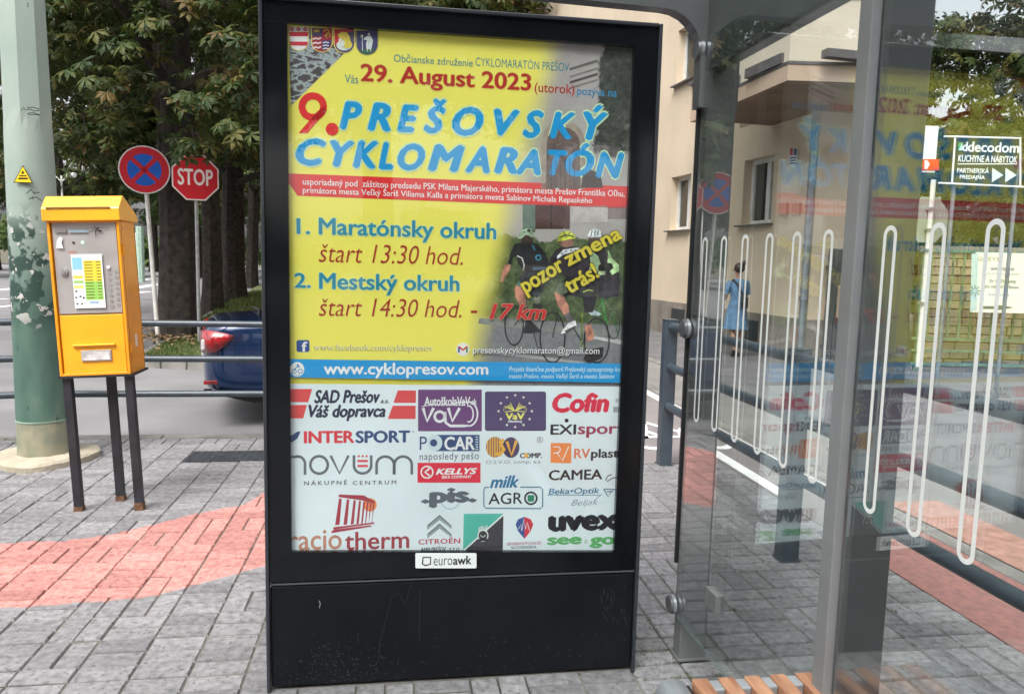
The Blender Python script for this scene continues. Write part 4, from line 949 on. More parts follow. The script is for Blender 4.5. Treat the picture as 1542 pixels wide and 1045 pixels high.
grn = mat('green_fence_paint', (.13, .20, .12), .5, var=.25, scale=9)
Yf = 11.3; fx0 = atY(1388, 450, Yf).x
bf = empty('bar_fence', (fx0, Yf, 0), label='pale green metal bar fence with horizontal rails in front of the tan stone wall', cat='fence')
zt_, zb_ = atY(1450, 379, Yf).z, atY(1450, 511, Yf).z
for k in range(22):
    q = MB(); q.box((.16*k+.1, 0, (zt_+zb_)/2), (.028, .02, zt_-zb_)); q.build('bar', grn, bf)
for zz in (zt_, zb_, atY(1450, 529, Yf).z, atY(1450, 549, Yf).z, atY(1450, 563, Yf).z-.02):
    q = MB(); q.box((1.75, -.012 if zz > 1 else .0, zz), (3.7, .045, .035)); q.build('rail', grn, bf)
for x in (.0, 1.8, 3.6):
    q = MB(); q.box((x, .03, zt_/2), (.06, .05, zt_)); q.build('post', grn, bf)
# white practice board
Yb = 11.0
bw = plane_map(Matrix.Translation((0, Yb, 0)), 0)
a0, a1 = bw(1462, 470), bw(1562, 382)
wb = empty('information_board', (0, Yb, 0), label='white doctor practice board with small lettering and an arrow, hung on the green fence', cat='sign')
q = MB(); q.box(((a0[0]+a1[0])/2, .015, (a0[1]+a1[1])/2), (a1[0]-a0[0], .03, a1[1]-a0[1])); bd = q.build('panel', flat('board_white', (.90, .90, .84)), wb)
ar = Art(bw, 0, .002)
ar.poly([(1463, 382), (1473, 382), (1471, 468), (1461, 468)], (.72, .82, .80), 0)
tx = (.42, .42, .36)
ar.text('GREYS', 1472, 1505, 387, 393, (.68, .66, .50), bold=.0)
ar.text('ambulancia', 1492, 1527, 402, 407, tx, bold=.01); ar.text('všeobecného lekára pre dospelých', 1476, 1536, 411, 414, (.6, .6, .55), bold=0)
ar.text('Dr. MVDr. Martin', 1490, 1530, 421, 426, tx, bold=.02); ar.text('MUDr. MATISOVÁ Simona', 1477, 1534, 429, 434, tx, bold=.02)
ar.text('Ordinačné hodiny', 1488, 1520, 442, 446, (.5, .5, .46), bold=0)
ar.poly([(1478, 461), (1502, 461), (1502, 459), (1526, 463), (1502, 467), (1502, 465), (1478, 465)], (.35, .40, .33), 1)
for a in range(0, 360, 45): ar.line([(1468+3*math.cos(R(a)), 438+3*math.sin(R(a))), (1468+9*math.cos(R(a)), 438+9*math.sin(R(a)))], 1.4, (.40, .48, .36), 1)
ar.build('lettering', bd)
# shop sign
Ys = 9.0; dm = plane_map(Matrix.Translation((0, Ys, 0)), 0)
ds = empty('shop_sign', (0, Ys, 0), label='dark kitchen and furniture shop sign with two white arrows in a pale metal frame', cat='sign')
c0, c1 = dm(1434, 279), dm(1537, 206)
q = MB(); q.box(((c0[0]+c1[0])/2, .02, (c0[1]+c1[1])/2), (c1[0]-c0[0], .03, c1[1]-c0[1])); pn = q.build('panel', flat('sign_dark', (.17, .22, .18)), ds)
q = MB()
for p0, p1 in (((1421, 206), (1537, 209)), ((1413, 276), (1541, 282)), ((1438, 208), (1433, 278)), ((1536, 208), (1536, 281))):
    u0, u1 = dm(*p0), dm(*p1); q.tube([(u0[0], -.005, u0[1]), (u1[0], -.005, u1[1])], .011, 6)
q.build('frame', white_r, ds)
for px in (1440, 1534):
    u0, u1 = dm(px, 280), dm(px, 560); q = MB(); q.tube([(u0[0], .05, u1[1]*0), (u0[0], .05, u0[1]+.3)], .022, 8); q.build('post', zinc, ds)
ar = Art(dm, 0, .0015); wt = (.93, .94, .92)
ar.rect(1443, 215, 1449, 227, (.25, .65, .42)); ar.poly([(1443, 227), (1449, 215), (1449, 227)], (.75, .9, .8), 1)
ar.text('decodom', 1457, 1535, 214.5, 230, wt, bold=.03); ar.text('d', 1449, 1457, 214, 228, wt, bold=.03); ar.text('KUCHYNE A NÁBYTOK', 1443, 1532, 232, 245, wt, bold=.03)
ar.rect(1442, 246.5, 1531, 248, wt); ar.text('PARTNERSKÁ', 1441, 1489, 252, 261, wt, bold=.03); ar.text('PREDAJŇA', 1445, 1483, 262, 272, wt, bold=.03)
for x in (1494, 1514): ar.poly([(x, 253), (x+17, 264), (x-.6, 275)], (.85, .88, .86))
ar.build('lettering', pn)
# white and red arrow board on the house
Yr = 9.7; rm = plane_map(Matrix.Translation((0, Yr, 0)), 0)
rb = empty('arrow_board', (0, Yr, 0), label='white board with a red lower band and arrow tip, half hidden by the shelter post', cat='sign')
c0, c1 = rm(1283, 257), rm(1414, 190)
q = MB(); q.box(((c0[0]+c1[0])/2, .02, (c0[1]+c1[1])/2), (c1[0]-c0[0], .03, c1[1]-c0[1])); pn = q.build('panel', flat('board_white2', (.90, .92, .92)), rb)
q = MB(); q.box((c0[0]+.3, .06, c1[1]+.3), (.03, .03, 1.0)); q.box((c1[0]-.3, .06, c1[1]+.3), (.03, .03, 1.0)); q.build('hanger', zinc, rb)
ar = Art(rm, 0, .002); ar.rect(1283, 240, 1414, 257, (.85, .22, .16)); ar.poly([(1392, 242), (1396, 242), (1400, 247.5), (1396, 255), (1392, 255)], wt, 1); ar.build('band', pn)

# ================================================================== WOMAN IN A BLUE DRESS
skin = mat('skin', (.42, .24, .17), .5); hair_m = mat('dark_brown_hair', (.035, .018, .012), .5, var=.4, scale=30)
dress_m = mat('blue_denim_dress', (.10, .20, .33), .85, var=.22, scale=14, bump=.6, bscale=25)
WPp = G(1106, 537); wo_ = empty('person', (WPp.x, WPp.y, 0), rz=R(12), label='woman in knee length blue dress, hair in a bun, dark shoulder bag, walking away', cat='person'); wo_.scale = (.93, .93, .93)
sk = bpy.data.meshes.new('body')
J_ = dict(pel=(0, 0, .90), wa=(0, 0, 1.05), ch=(0, .01, 1.24), nk=(0, .01, 1.38), hd0=(-.005, .0, 1.46), hd=(-.012, .0, 1.55),
          shl=(-.15, .01, 1.33), ell=(-.20, .05, 1.10), wrl=(-.155, .16, 1.02), hal=(-.12, .21, 1.03), shr=(.15, .01, 1.33), elr=(.215, .06, 1.11), wrr=(.15, .17, 1.05), har=(.11, .22, 1.07),
          hpl=(-.08, 0, .86), knl=(-.085, -.02, .50), anl=(-.09, -.14, .16), tol=(-.09, -.10, .05), hpr=(.08, 0, .86), knr=(.085, .06, .48), anr=(.08, .05, .08), tor=(.08, .19, .025))
names = list(J_); E_ = [('pel', 'wa'), ('wa', 'ch'), ('ch', 'nk'), ('nk', 'hd0'), ('hd0', 'hd'), ('ch', 'shl'), ('shl', 'ell'), ('ell', 'wrl'), ('wrl', 'hal'), ('ch', 'shr'), ('shr', 'elr'), ('elr', 'wrr'), ('wrr', 'har'),
      ('pel', 'hpl'), ('hpl', 'knl'), ('knl', 'anl'), ('anl', 'tol'), ('pel', 'hpr'), ('hpr', 'knr'), ('knr', 'anr'), ('anr', 'tor')]
RD = dict(pel=.12, wa=.105, ch=.12, nk=.045, hd0=.06, hd=.085, shl=.055, ell=.037, wrl=.026, hal=.03, shr=.055, elr=.037, wrr=.026, har=.03, hpl=.085, knl=.055, anl=.034, tol=.035, hpr=.085, knr=.055, anr=.034, tor=.03)
sk.from_pydata([J_[n_] for n_ in names], [(names.index(a), names.index(b_)) for a, b_ in E_], [])
sk.materials.append(skin); bo = bpy.data.objects.new('body', sk); COL.objects.link(bo); bo.parent = wo_
mo = bo.modifiers.new('skin', 'SKIN'); sk.skin_vertices.new() if not sk.skin_vertices else None
for i, n_ in enumerate(names): sk.skin_vertices[0].data[i].radius = (RD[n_], RD[n_]*.85)
sk.skin_vertices[0].data[0].use_root = True; mo.use_smooth_shade = True; q = bo.modifiers.new('s', 'SUBSURF'); q.levels = 2; q.render_levels = 2
q = MB(); vs = []; n = 28
for z, rx, ry, f_ in ((.50, .225, .20, .022), (.56, .215, .19, .018), (.75, .185, .155, .010), (.92, .165, .135, .004), (1.03, .125, .11, .002), (1.12, .135, .12, .003), (1.25, .165, .125, .004), (1.34, .155, .10, .003), (1.385, .07, .065, 0)):
    for k in range(n): a = 2*math.pi*k/n; w_ = 1+f_*8*math.sin(6*a+z*3)*.5; vs.append((rx*w_*math.cos(a), ry*w_*math.sin(a)+.02*(z < .8), z))
q.add(vs, [(i*n+k, i*n+(k+1) % n, (i+1)*n+(k+1) % n, (i+1)*n+k) for i in range(8) for k in range(n)])
for sx in (-1, 1): q.tube([(sx*.135, .01, 1.335), (sx*.185, .03, 1.24), (sx*.212, .05, 1.12)], [.066, .062, .058], 12)
q.build('dress', dress_m, wo_, smooth=True)
q = MB(); bmx = bmesh.new(); bmesh.ops.create_uvsphere(bmx, u_segments=18, v_segments=12, radius=1)
hv = [tuple(v.co) for v in bmx.verts]; hf = [[v.index for v in f.verts] for f in bmx.faces]; bmx.free()
q.add([(-.012+x*.094, -.022+y*.095, 1.578+z*.092) for x, y, z in hv], hf); q.add([(.045+x*.048, -.075+y*.05, 1.665+z*.042) for x, y, z in hv], hf); q.build('hair', hair_m, wo_, smooth=True)
q = MB(); q.tube([(-.13, -.06, 1.37), (-.06, -.135, 1.25), (.02, -.14, 1.10), (.05, -.14, 1.02)], .016, 8); q.tube([(-.13, -.06, 1.37), (-.14, .06, 1.3), (-.1, .12, 1.2)], .016, 8); q.box((.04, -.165, .98), (.13, .06, .20), bev=.02); q.build('shoulder_bag', mat('dark_bag', (.02, .022, .025), .7), wo_, smooth=True)
q = MB()
for p0, p1 in (((-.09, -.15, .145), (-.09, -.075, .03)), ((.08, .03, .035), (.08, .20, .02))): q.tube([p0, p1], [.036, .032], 10)
q.build('shoes', mat('shoes', (.05, .035, .03), .6), wo_, smooth=True)
# face, seen a little from the side
q = MB(); q.tube([(-.065, .055, 1.545), (-.075, .083, 1.535)], [.012, .009], 8); q.build('nose', skin, wo_, smooth=True)
q = MB()
for x in (-.045, .01): q.add([(x+a*.009, .076+b_*.006, 1.56+c*.006) for a, b_, c in hv], hf)
q.build('eyes', black, wo_)

# ================================================================== BUS SHELTER
gm = mat('shelter_grey_paint', (.095, .098, .102), .42, var=.08, scale=6, coat=.15)
gm_l = mat('shelter_light_grey', (.30, .31, .33), .4, metal=.3, var=.08)
pane_g = glass_mat('shelter_glass', (.955, .985, .975), 2.2)
US = 1.060
sh = empty('bus_shelter', tuple(L(US, 2.65)), rz=A+R(1.0), label='grey framed bus shelter side of clear glass panes printed with white loops', cat='bus shelter')
# local: x = u-US, y = v-2.65
def post_(y, w_, d_, gm=gm):
    q = MB(); q.box((w_/2+.008, y, 1.19), (w_, d_, 2.38), bev=.004); o = q.build('post', gm, sh)
    q = MB(); q.box((w_/2+.008, y, .006), (w_+.012, d_+.014, .012), bev=.003); q.build('foot', gm, o); return o
gm_a = mat('shelter_reflect_grey', (.15, .155, .155), .42, var=.08, scale=6, coat=.15)  # lighter grey: brightness of the glass reflection put into the paint colour
post_(.005, .108, .062, gm_a); pb = post_(-.965, .125, .062); post_(-2.6, .125, .062)
# edge profile of each post, proud of the glass
q = MB(); q.box((.002, .032, 1.36), (.014, .014, 1.98), bev=.002); q.build('edge_profile', mat('edge_black', (.02, .021, .023), .4), sh)
q = MB(); q.box((-.008, -.965, 1.17), (.026, .05, 2.34), bev=.003); q.build('edge_profile', mat('shelter_mid_grey', (.20, .205, .21), .42, var=.06, coat=.2), sh)
for (y0, y1) in ((-.932, -.01), (-2.55, -.998)):
    q = MB(); q.box((0, (y0+y1)/2, 1.2275), (.008, y1-y0, 2.105)); q.build('glass_pane', pane_g, sh)
    q = MB(); q.box((0, (y0+y1)/2, .1735), (.0082, y1-y0, .0025)); q.build('glass_edge', mat('green_glass_edge', (.13, .17, .16), .3), sh)
loop_m = mat('white_film', (.74, .75, .73), .6, var=.04)
def loop(yc, z0, z1, w_, t_):
    pts = []; r_ = w_/2-t_/2
    for k in range(13): a = math.pi*k/12; pts.append((yc+r_*math.cos(a), z1-w_/2+r_*math.sin(a)))
    for k in range(13): a = math.pi+math.pi*k/12; pts.append((yc+r_*math.cos(a), z0+w_/2+r_*math.sin(a)))
    n = len(pts); vs = []
    for i in range(n):
        a, b_ = pts[i-1], pts[(i+1) % n]; d = Vector((b_[0]-a[0], b_[1]-a[1])).normalized(); m_ = Vector((-d.y, d.x))*t_/2
        vs += [(0, pts[i][0]+m_.x, pts[i][1]+m_.y), (0, pts[i][0]-m_.x, pts[i][1]-m_.y)]
    q = MB(); q.add(vs, [(2*i, 2*i+1, (2*i+3) % (2*n), (2*i+2) % (2*n)) for i in range(n)]); o = q.build('printed_loop', loop_m, sh); o.location = (-.0046, 0, 0); return o
for v in (2.551, 2.400, 2.250, 2.098, 1.948, 1.799, 1.560, 1.411, 1.264): loop(v-2.65, .943, 1.597, .046, .0105)
# clamps on the far post edge and the lower bracket
for z in (2.25, 1.268, .215):
    q = MB(); q.tube([(-.020, .010, z), (-.008, .010, z)], .036, 24); cl = q.build('clamp', gm_l, sh, smooth=True)
    q = MB(); q.tube([(-.030, .010, z), (-.0205, .010, z)], [.031, .036], 24); q.build('clamp_cap', gm, cl, smooth=True)
q = MB(); q.box((-.004, -.325, .385), (.03, .085, .062), bev=.003); q.build('bracket', gm_a, sh)
# beams
q = MB(); q.box((.03, -1.3, 2.30), (.06, 2.7, .26), bev=.01); q.build('side_beam', mat('beam_grey', (.06, .07, .068), .35, coat=.5), sh)
pts = [(-.008, .016, 1.95), (-.008, .016, 2.22)] + [(-.008-.10*(1-math.cos(R(t))), .016, 2.22+.10*math.sin(R(t))+.03*(t/90)) for t in (20, 40, 60, 80, 90)] + [(-2.2, .016, 2.40)]
q = MB(); q.tube([(-.01-.12, .016, 2.44), (-2.2, .016, 2.46)], .05, 4); 
q = MB(); prof = [(.125, 2.05), (.125, 2.56), (-2.3, 2.56), (-2.3, 2.405), (-.16, 2.372)] + [(-.16+.14*math.sin(R(t)), 2.232+.14*math.cos(R(t))) for t in (15, 30, 45, 60, 75, 90)] + [(-.02, 2.05)]
q.prism(prof, -.018, .040); q.build('end_frame', gm, sh)
q = MB(); q.box((-1.1, -1.3, 2.60), (2.5, 2.8, .012)); q.build('roof_pane', glass_mat('roof_glass', (.82, .85, .85), .8), sh)
for y in (-2.6, -1.3):
    q = MB(); q.box((-1.1, y, 2.55), (2.4, .05, .07)); q.build('roof_rib', gm, sh)

# ================================================================== BENCH
wood = bpy.data.materials.new('bench_wood'); wood.use_nodes = True
def wood_nodes(m):
    t = m.node_tree; n = t.nodes.new; l = t.links.new; bs = t.nodes['Principled BSDF']; tc = n('ShaderNodeTexCoord'); mp = n('ShaderNodeMapping'); mp.inputs['Scale'].default_value = (9, 1.2, 9); l(tc.outputs['Object'], mp.inputs[0])
    nz = n('ShaderNodeTexNoise'); nz.inputs['Scale'].default_value = 6; nz.inputs['Detail'].default_value = 7; l(mp.outputs[0], nz.inputs['Vector'])
    cr = n('ShaderNodeValToRGB'); e = cr.color_ramp; e.elements[0].position = .32; e.elements[0].color = (.26, .11, .06, 1); e.elements[1].position = .66; e.elements[1].color = (.50, .26, .15, 1); l(nz.outputs[0], cr.inputs[0]); l(cr.outputs[0], bs.inputs['Base Color']); bs.inputs['Roughness'].default_value = .5
    bp = n('ShaderNodeBump'); bp.inputs['Strength'].default_value = .3; bp.inputs['Distance'].default_value = .003; l(nz.outputs[0], bp.inputs['Height']); l(bp.outputs[0], bs.inputs['Normal'])
wood_nodes(wood)
bn = empty('bench', (*L(.885, 1.765)[:2], -.014), rz=A, label='bench end with five reddish wooden slats and a rounded grey metal rim', cat='bench')
alu_l = mat('bench_metal', (.40, .42, .45), .35, metal=.45, var=.05)
for k in range(5):
    q = MB(); q.box((-.108+k*.071, -.62, .430), (.042, 1.24, .055), bev=.004); q.build('slat', wood, bn)
for k in range(4):
    q = MB(); q.box((-.0725+k*.071, -.028, .434), (.0275, .045, .040), bev=.004); q.build('spacer', alu_l, bn)
q = MB(); q.box((-.142, -.62, .425), (.012, 1.24, .03)); q.box((.045, -.012, .41), (.36, .016, .03)); q.build('frame', blk_pl, bn)
q = MB(); q.tube([(-.184, .012, .412), (-.184, -.006, .420), (-.184, -1.24, .424)], [.034, .045, .047], 18); q.tube([(-.190, .004, .405), (.2, .004, .408)], .012, 8); q.build('rim', alu_l, bn, smooth=True)
for y in (-.25, -1.1):
    q = MB(); q.box((.03, y, .20), (.05, .05, .40), bev=.004); q.box((.03, y, .005), (.14, .14, .01)); q.build('leg', gm, bn)
    q = MB(); q.box((.02, y, .40), (.34, .05, .02)); q.build('cross_bar', gm, bn)

# ================================================================== POSTER STAND
frame_m = mat('black_gloss_frame', (.006, .007, .009), .10, var=.2, scale=3, spec=.35)
panel_m = mat('black_satin_panel', (.004, .005, .0075), .5, var=.3, scale=3, col2=(.007, .0085, .011), spec=.22, bump=.12, bscale=60)
bb = empty('poster_stand', tuple(L(.222, 2.588)), rz=A, label='tall black light box stand showing a yellow cycling marathon poster', cat='poster stand')
BB = mtx(bb); HW = .6565
PX0, PX1, PZ0, PZ1 = -.571, .562, .45, 2.225
q = MB(); q.box((0, .115, 1.15), (2*HW-.03, .19, 2.28), bev=.008); q.build('housing', panel_m, bb)
q = MB(); H0, H1 = .394, 2.302
q.box((0, .012, (PZ1+H1)/2), (2*HW, .04, H1-PZ1), bev=.003); q.prism([(-HW, H0), (HW, H0), (HW, .4565), (PX0, .4985), (-HW, .4985)], -.008, .032)
q.box(((-HW+PX0)/2, .012, (.4986+PZ1)/2), (PX0+HW, .0395, PZ1-.4986)); q.box(((HW+PX1)/2, .012, (.45+PZ1)/2), (HW-PX1, .0394, PZ1-.45)); q.build('door_frame', frame_m, bb)
q = MB(); q.box(((PX0+PX1)/2, .0, (PZ0+PZ1)/2), (PX1-PX0-.001, .004, PZ1-PZ0-.001))
o = q.build('front_glass', glass_mat('poster_glass', (.99, .99, .99), .75), bb); o.location = (0, -.004, 0)
for sx in (-1, 1):
    q = MB(); q.box((sx*(HW-.006), -.001, 1.151), (.012, .034, 2.302), bev=.003); q.build('side_profile', mat('side_profile', (.03, .034, .042), .3, coat=.3), bb)
q = MB(); q.box((0, -.001, 2.297), (2*HW-.026, .034, .012), bev=.003); q.build('top_profile', MATS['side_profile'], bb)
q = MB(); q.box((0, .008, .196), (2*HW-.028, .026, .364), bev=.005); lp_ = q.build('lower_panel', panel_m, bb)
q = MB(); q.box((0, .006, .385), (2*HW-.028, .03, .006), bev=.002); q.build('panel_lip', mat('panel_lip', (.06, .065, .07), .35), bb)
q = MB(); q.box((0, .1, -.004), (2*HW, .2, .012)); q.build('plinth', kerb_m, bb)
# scratches and smears on the lower panel
PL = plane_map(BB, -.005); ar = Art(PL, -.0052, .0002); scr = mat('scratch', (.06, .058, .052), .7, var=.4, scale=60); dkl = mat('drip', (.005, .005, .006), .5)
def sx_(x, y): return (380+x/2.268, 820+y/2.268)
for pts in ([(545, 122), (522, 205)], [(520, 200), (500, 165), (478, 172), (462, 230), (448, 290), (434, 340), (430, 400)], [(572, 150), (570, 330)], [(360, 300), (362, 335)]):
    ar.line([sx_(*p) for p in pts], 1.5, dkl, 0)
ar.line([sx_(228, 190), sx_(232, 200), sx_(229, 215)], 1.2, flat('chip', (.6, .6, .58)), 1)
for _ in range(260):
    x = random.choice([random.uniform(70, 1290), random.gauss(280, 90)]); y = random.triangular(300, 480, 470)-(x-60)*.03; a = random.uniform(0, 3.1); ln = random.uniform(2, 11)
    ar.line([sx_(x, y), sx_(x+ln*math.cos(a), y+ln*math.sin(a))], .5, scr, 0)
for _ in range(40):
    x = random.uniform(1190, 1290); y = random.uniform(130, 260); ar.line([sx_(x, y), sx_(x+1, y+random.uniform(4, 22))], .3, scr, 0)
ar.build('scratches', lp_)['kind'] = 'stuff'
# maker plate
PM = plane_map(BB, -.016)
ar = Art(PM, -.0175, .0004)
ar.rrect(625.5, 832, 717.5, 855, 2, (.93, .94, .94), 0)
ar.line([(637, 838.5), (648.5, 838.5), (648, 849), (640, 850.5), (636, 848.5)], 2.3, (.15, .16, .18), 1, closed=True)
ar.text('euro', 653, 681, 840, 850.5, (.18, .19, .22), bold=-.005); ar.text('awk', 682, 710, 836, 849.5, (.10, .11, .14), bold=.03)
ar.build('maker_plate', bb)

# ---- the poster
PY = .014
PP = plane_map(BB, PY)
pw = bpy.data.materials.new('poster_print'); pw.use_nodes = True
def poster_nodes(m):
    t = m.node_tree; n = t.nodes.new; l = t.links.new; bs = t.nodes['Principled BSDF']; tc = n('ShaderNodeTexCoord'); sp = n('ShaderNodeSeparateXYZ'); l(tc.outputs['Object'], sp.inputs[0]); x, z = sp.outputs[0], sp.outputs[2]
    def mr(src, a, b, c=0, d=1, sm=False):
        q = n('ShaderNodeMapRange'); l(src, q.inputs[0]); q.inputs[1].default_value = a; q.inputs[2].default_value = b; q.inputs[3].default_value = c; q.inputs[4].default_value = d
        if sm: q.interpolation_type = 'SMOOTHSTEP'
        return q.outputs[0]
    def op(o_, a, b):
        q = n('ShaderNodeMath'); q.operation = o_
        for k, s_ in enumerate((a, b)):
            if isinstance(s_, (int, float)): q.inputs[k].default_value = s_
            else: l(s_, q.inputs[k])
        return q.outputs[0]
    def mix(f, a, b):
        q = n('ShaderNodeMix'); q.data_type = 'RGBA'; l(f, q.inputs[0])
        for s_, k in ((a, 6), (b, 7)):
            if isinstance(s_, tuple): q.inputs[k].default_value = (*s_, 1)
            else: l(s_, q.inputs[k])
        return q.outputs[2]
    def noise(sc, det=6, rough=.6):
        q = n('ShaderNodeTexNoise'); q.inputs['Scale'].default_value = sc; q.inputs['Detail'].default_value = det; q.inputs['Roughness'].default_value = rough; l(tc.outputs['Object'], q.inputs['Vector']); return q.outputs[0]
    def ramp(src, pts):
        c = n('ShaderNodeValToRGB'); e = c.color_ramp
        while len(e.elements) < len(pts): e.elements.new(.5)
        for k, (p, q) in enumerate(pts): e.elements[k].position = p; e.elements[k].color = (*q, 1)
        l(src, c.inputs[0]); return c.outputs[0]
    Z = lambda px, py: PP(px, py)[1]
    X = lambda px, py: PP(px, py)[0]
    yellow = (.86, .81, .13)
    wallc = ramp(noise(4, 4), [(.3, (.34, .32, .31)), (.7, (.46, .44, .42))])
    treec = ramp(noise(42, 8, .75), [(.35, (.022, .028, .024)), (.55, (.065, .075, .06)), (.75, (.17, .18, .16))])
    hedge = ramp(noise(34, 8, .75), [(.32, (.018, .03, .014)), (.5, (.07, .11, .04)), (.66, (.18, .23, .10)), (.8, (.32, .36, .22))])
    road_ = ramp(noise(60, 5), [(.3, (.17, .18, .19)), (.7, (.24, .25, .26))])
    zt = op('ADD', z, op('MULTIPLY', op('SUBTRACT', noise(9, 6), .5), .16))
    xt = op('ADD', x, op('MULTIPLY', op('SUBTRACT', noise(13, 6), .5), .10))
    tmask = op('MULTIPLY', mr(xt, X(900, 150)-.006, X(900, 150)+.006), mr(zt, Z(915, 232), Z(915, 226)))
    c = mix(tmask, wallc, treec)
    hz = Z(850, 358); c = mix(mr(op('ADD', z, op('MULTIPLY', op('SUBTRACT', noise(16, 6), .5), .09)), hz+.004, hz-.004), c, hedge)
    rz_ = op('ADD', z, op('MULTIPLY', x, .05)); r0 = Z(800, 482)+X(800, 482)*.05
    c = mix(mr(rz_, r0+.004, r0-.004), c, road_)
    # yellow field fading into the photograph
    xb = mr(z, Z(760, 560), Z(870, 90), X(715, 545), X(835, 90))
    xb2 = op('ADD', xb, op('MULTIPLY', op('SUBTRACT', noise(3, 2), .5), .10))
    c = mix(mr(op('SUBTRACT', x, xb2), -.075, .045, sm=True), yellow, c)
    l(c, bs.inputs['Base Color']); bs.inputs['Roughness'].default_value = .45
    nb = noise(2.2, 2); bp = n('ShaderNodeBump'); bp.inputs['Strength'].default_value = .25; bp.inputs['Distance'].default_value = .03; l(nb, bp.inputs['Height']); l(bp.outputs[0], bs.inputs['Normal'])
poster_nodes(pw)
q = MB(); q.add([(PX0-.01, PY, PZ0-.01), (PX1+.01, PY, PZ0-.01), (PX1+.01, PY, PZ1+.01), (PX0-.01, PY, PZ1+.01)], [(0, 1, 2, 3)])
poster = q.build('poster', pw, bb, fix=False)
cA = lambda x, y: (420+x/3.732, 20+y/3.732); cB_ = lambda x, y: (680+x/3.733, 20+y/3.733); cC = lambda x, y: (420+x/3.603, 290+y/3.603)
cD = lambda x, y: (680+x/3.483, 290+y/3.483); cE = lambda x, y: (420+x/3.733, 570+y/3.733); cF = lambda x, y: (680+x/3.604, 570+y/3.604); cS = lambda x, y: (430+x/7.8, 36+y/7.8); cQ = lambda x, y: (740+x/4.355, 320+y/4.355)
class Crop(Art):
    """drawing coordinates given in one enlarged view of the poster"""
    def __init__(s, f, ref=None): Art.__init__(s, lambda x, y: PP(*f(x, y)), PY); s.fn = f
def T(a, f, t, x0, x1, yt, yb, *k, **kw): a.text(t, x0, x1, yt, yb, *k, **kw)
BLUE = (.09, .60, .84); HALO = (.78, .90, .72); TEAL = (.16, .52, .60); DRED = (.72, .17, .13); RED = (.88, .20, .20); WH = (.91, .93, .93); NAVY = (.13, .16, .27)
# photo-like picture parts
vor = bpy.data.materials.new('pebble_print'); vor.use_nodes = True; t_ = vor.node_tree; vn = t_.nodes.new('ShaderNodeTexVoronoi'); vn.inputs['Scale'].default_value = 24; vn.feature = 'DISTANCE_TO_EDGE'; vn.inputs['Randomness'].default_value = .95
tcn = t_.nodes.new('ShaderNodeTexCoord'); mpn = t_.nodes.new('ShaderNodeMapping'); mpn.inputs['Scale'].default_value = (1, 1, 1.7); t_.links.new(tcn.outputs['Object'], mpn.inputs[0]); nzz = t_.nodes.new('ShaderNodeTexNoise'); nzz.inputs['Scale'].default_value = 30; t_.links.new(mpn.outputs[0], nzz.inputs['Vector']); mxv = t_.nodes.new('ShaderNodeMix'); mxv.data_type = 'VECTOR'; mxv.inputs[0].default_value = .06; t_.links.new(mpn.outputs[0], mxv.inputs[4]); t_.links.new(nzz.outputs[1], mxv.inputs[5]); t_.links.new(mxv.outputs[1], vn.inputs['Vector'])
crn = t_.nodes.new('ShaderNodeValToRGB'); e = crn.color_ramp; e.elements[0].position = .05; e.elements[0].color = (.36, .42, .43, 1); e.elements[1].position = .16; e.elements[1].color = (.075, .062, .065, 1); t_.links.new(vn.outputs[0], crn.inputs[0]); t_.links.new(crn.outputs[0], t_.nodes['Principled BSDF'].inputs['Base Color'])
pic = Crop(lambda x, y: (x, y)); pic.mottle = .18
pic.poly([(434, 40), (552, 48), (438, 160)], vor, 0)
pic.poly([(434, 40), (570, 49), (570, 52), (523, 82), (434, 82)][:0] or [(434, 41), (566, 49), (566, 58), (434, 58)], (.75, .72, .35), 0)
# arched gateway
arch = [(815, 285)]+[(848-33*math.cos(R(a)), 215-33*math.sin(R(a))) for a in range(0, 181, 15)]+[(881, 285)]
pic.poly(arch, (.62, .58, .52), 1); pic.poly([(822, 285)]+[(848-25*math.cos(R(a)), 217-25*math.sin(R(a))) for a in range(0, 181, 15)]+[(874, 285)], (.42, .36, .34), 2)
pic.poly([(875, 283), (878, 262), (890, 256), (904, 262), (908, 283)], (.27, .24, .24), 2)
for k in range(6): pic.line([(830+k*7, 240), (830+k*7, 284)], .8, (.30, .25, .24), 3)
for y0, y1, c in ((100, 104, (.42, .40, .38)), (112, 115, (.50, .49, .47)), (120, 124, (.35, .33, .32)), (129, 132, (.52, .50, .48))): pic.poly([(858, y0+3), (900, y0-10), (900, y1-10), (858, y1+3)], c, 1)
pic.poly([(900, 265), (946, 240), (946, 284), (900, 284)][:0] or [(890, 218), (934, 222), (934, 240), (905, 232)], (.36, .35, .34), 1)
pic.rect(787, 308, 806, 350, (.36, .45, .40), 1); pic.rect(806, 308, 858, 345, (.30, .19, .18), 1); pic.rect(829, 308, 831, 345, (.15, .10, .1), 2); pic.rect(860, 310, 915, 335, (.72, .70, .69), 1); pic.rect(915, 312, 946, 330, (.5, .46, .45), 1)
pic.poly([(722, 479), (940, 500), (940, 512), (720, 487)], (.52, .54, .52), 1); pic.poly([(720, 525), (880, 545), (880, 549), (720, 530)], (.66, .68, .67), 1); pic.poly([(880, 500), (936, 512), (936, 519), (880, 507)], (.75, .76, .76), 1)
pic.build('print_picture', poster)
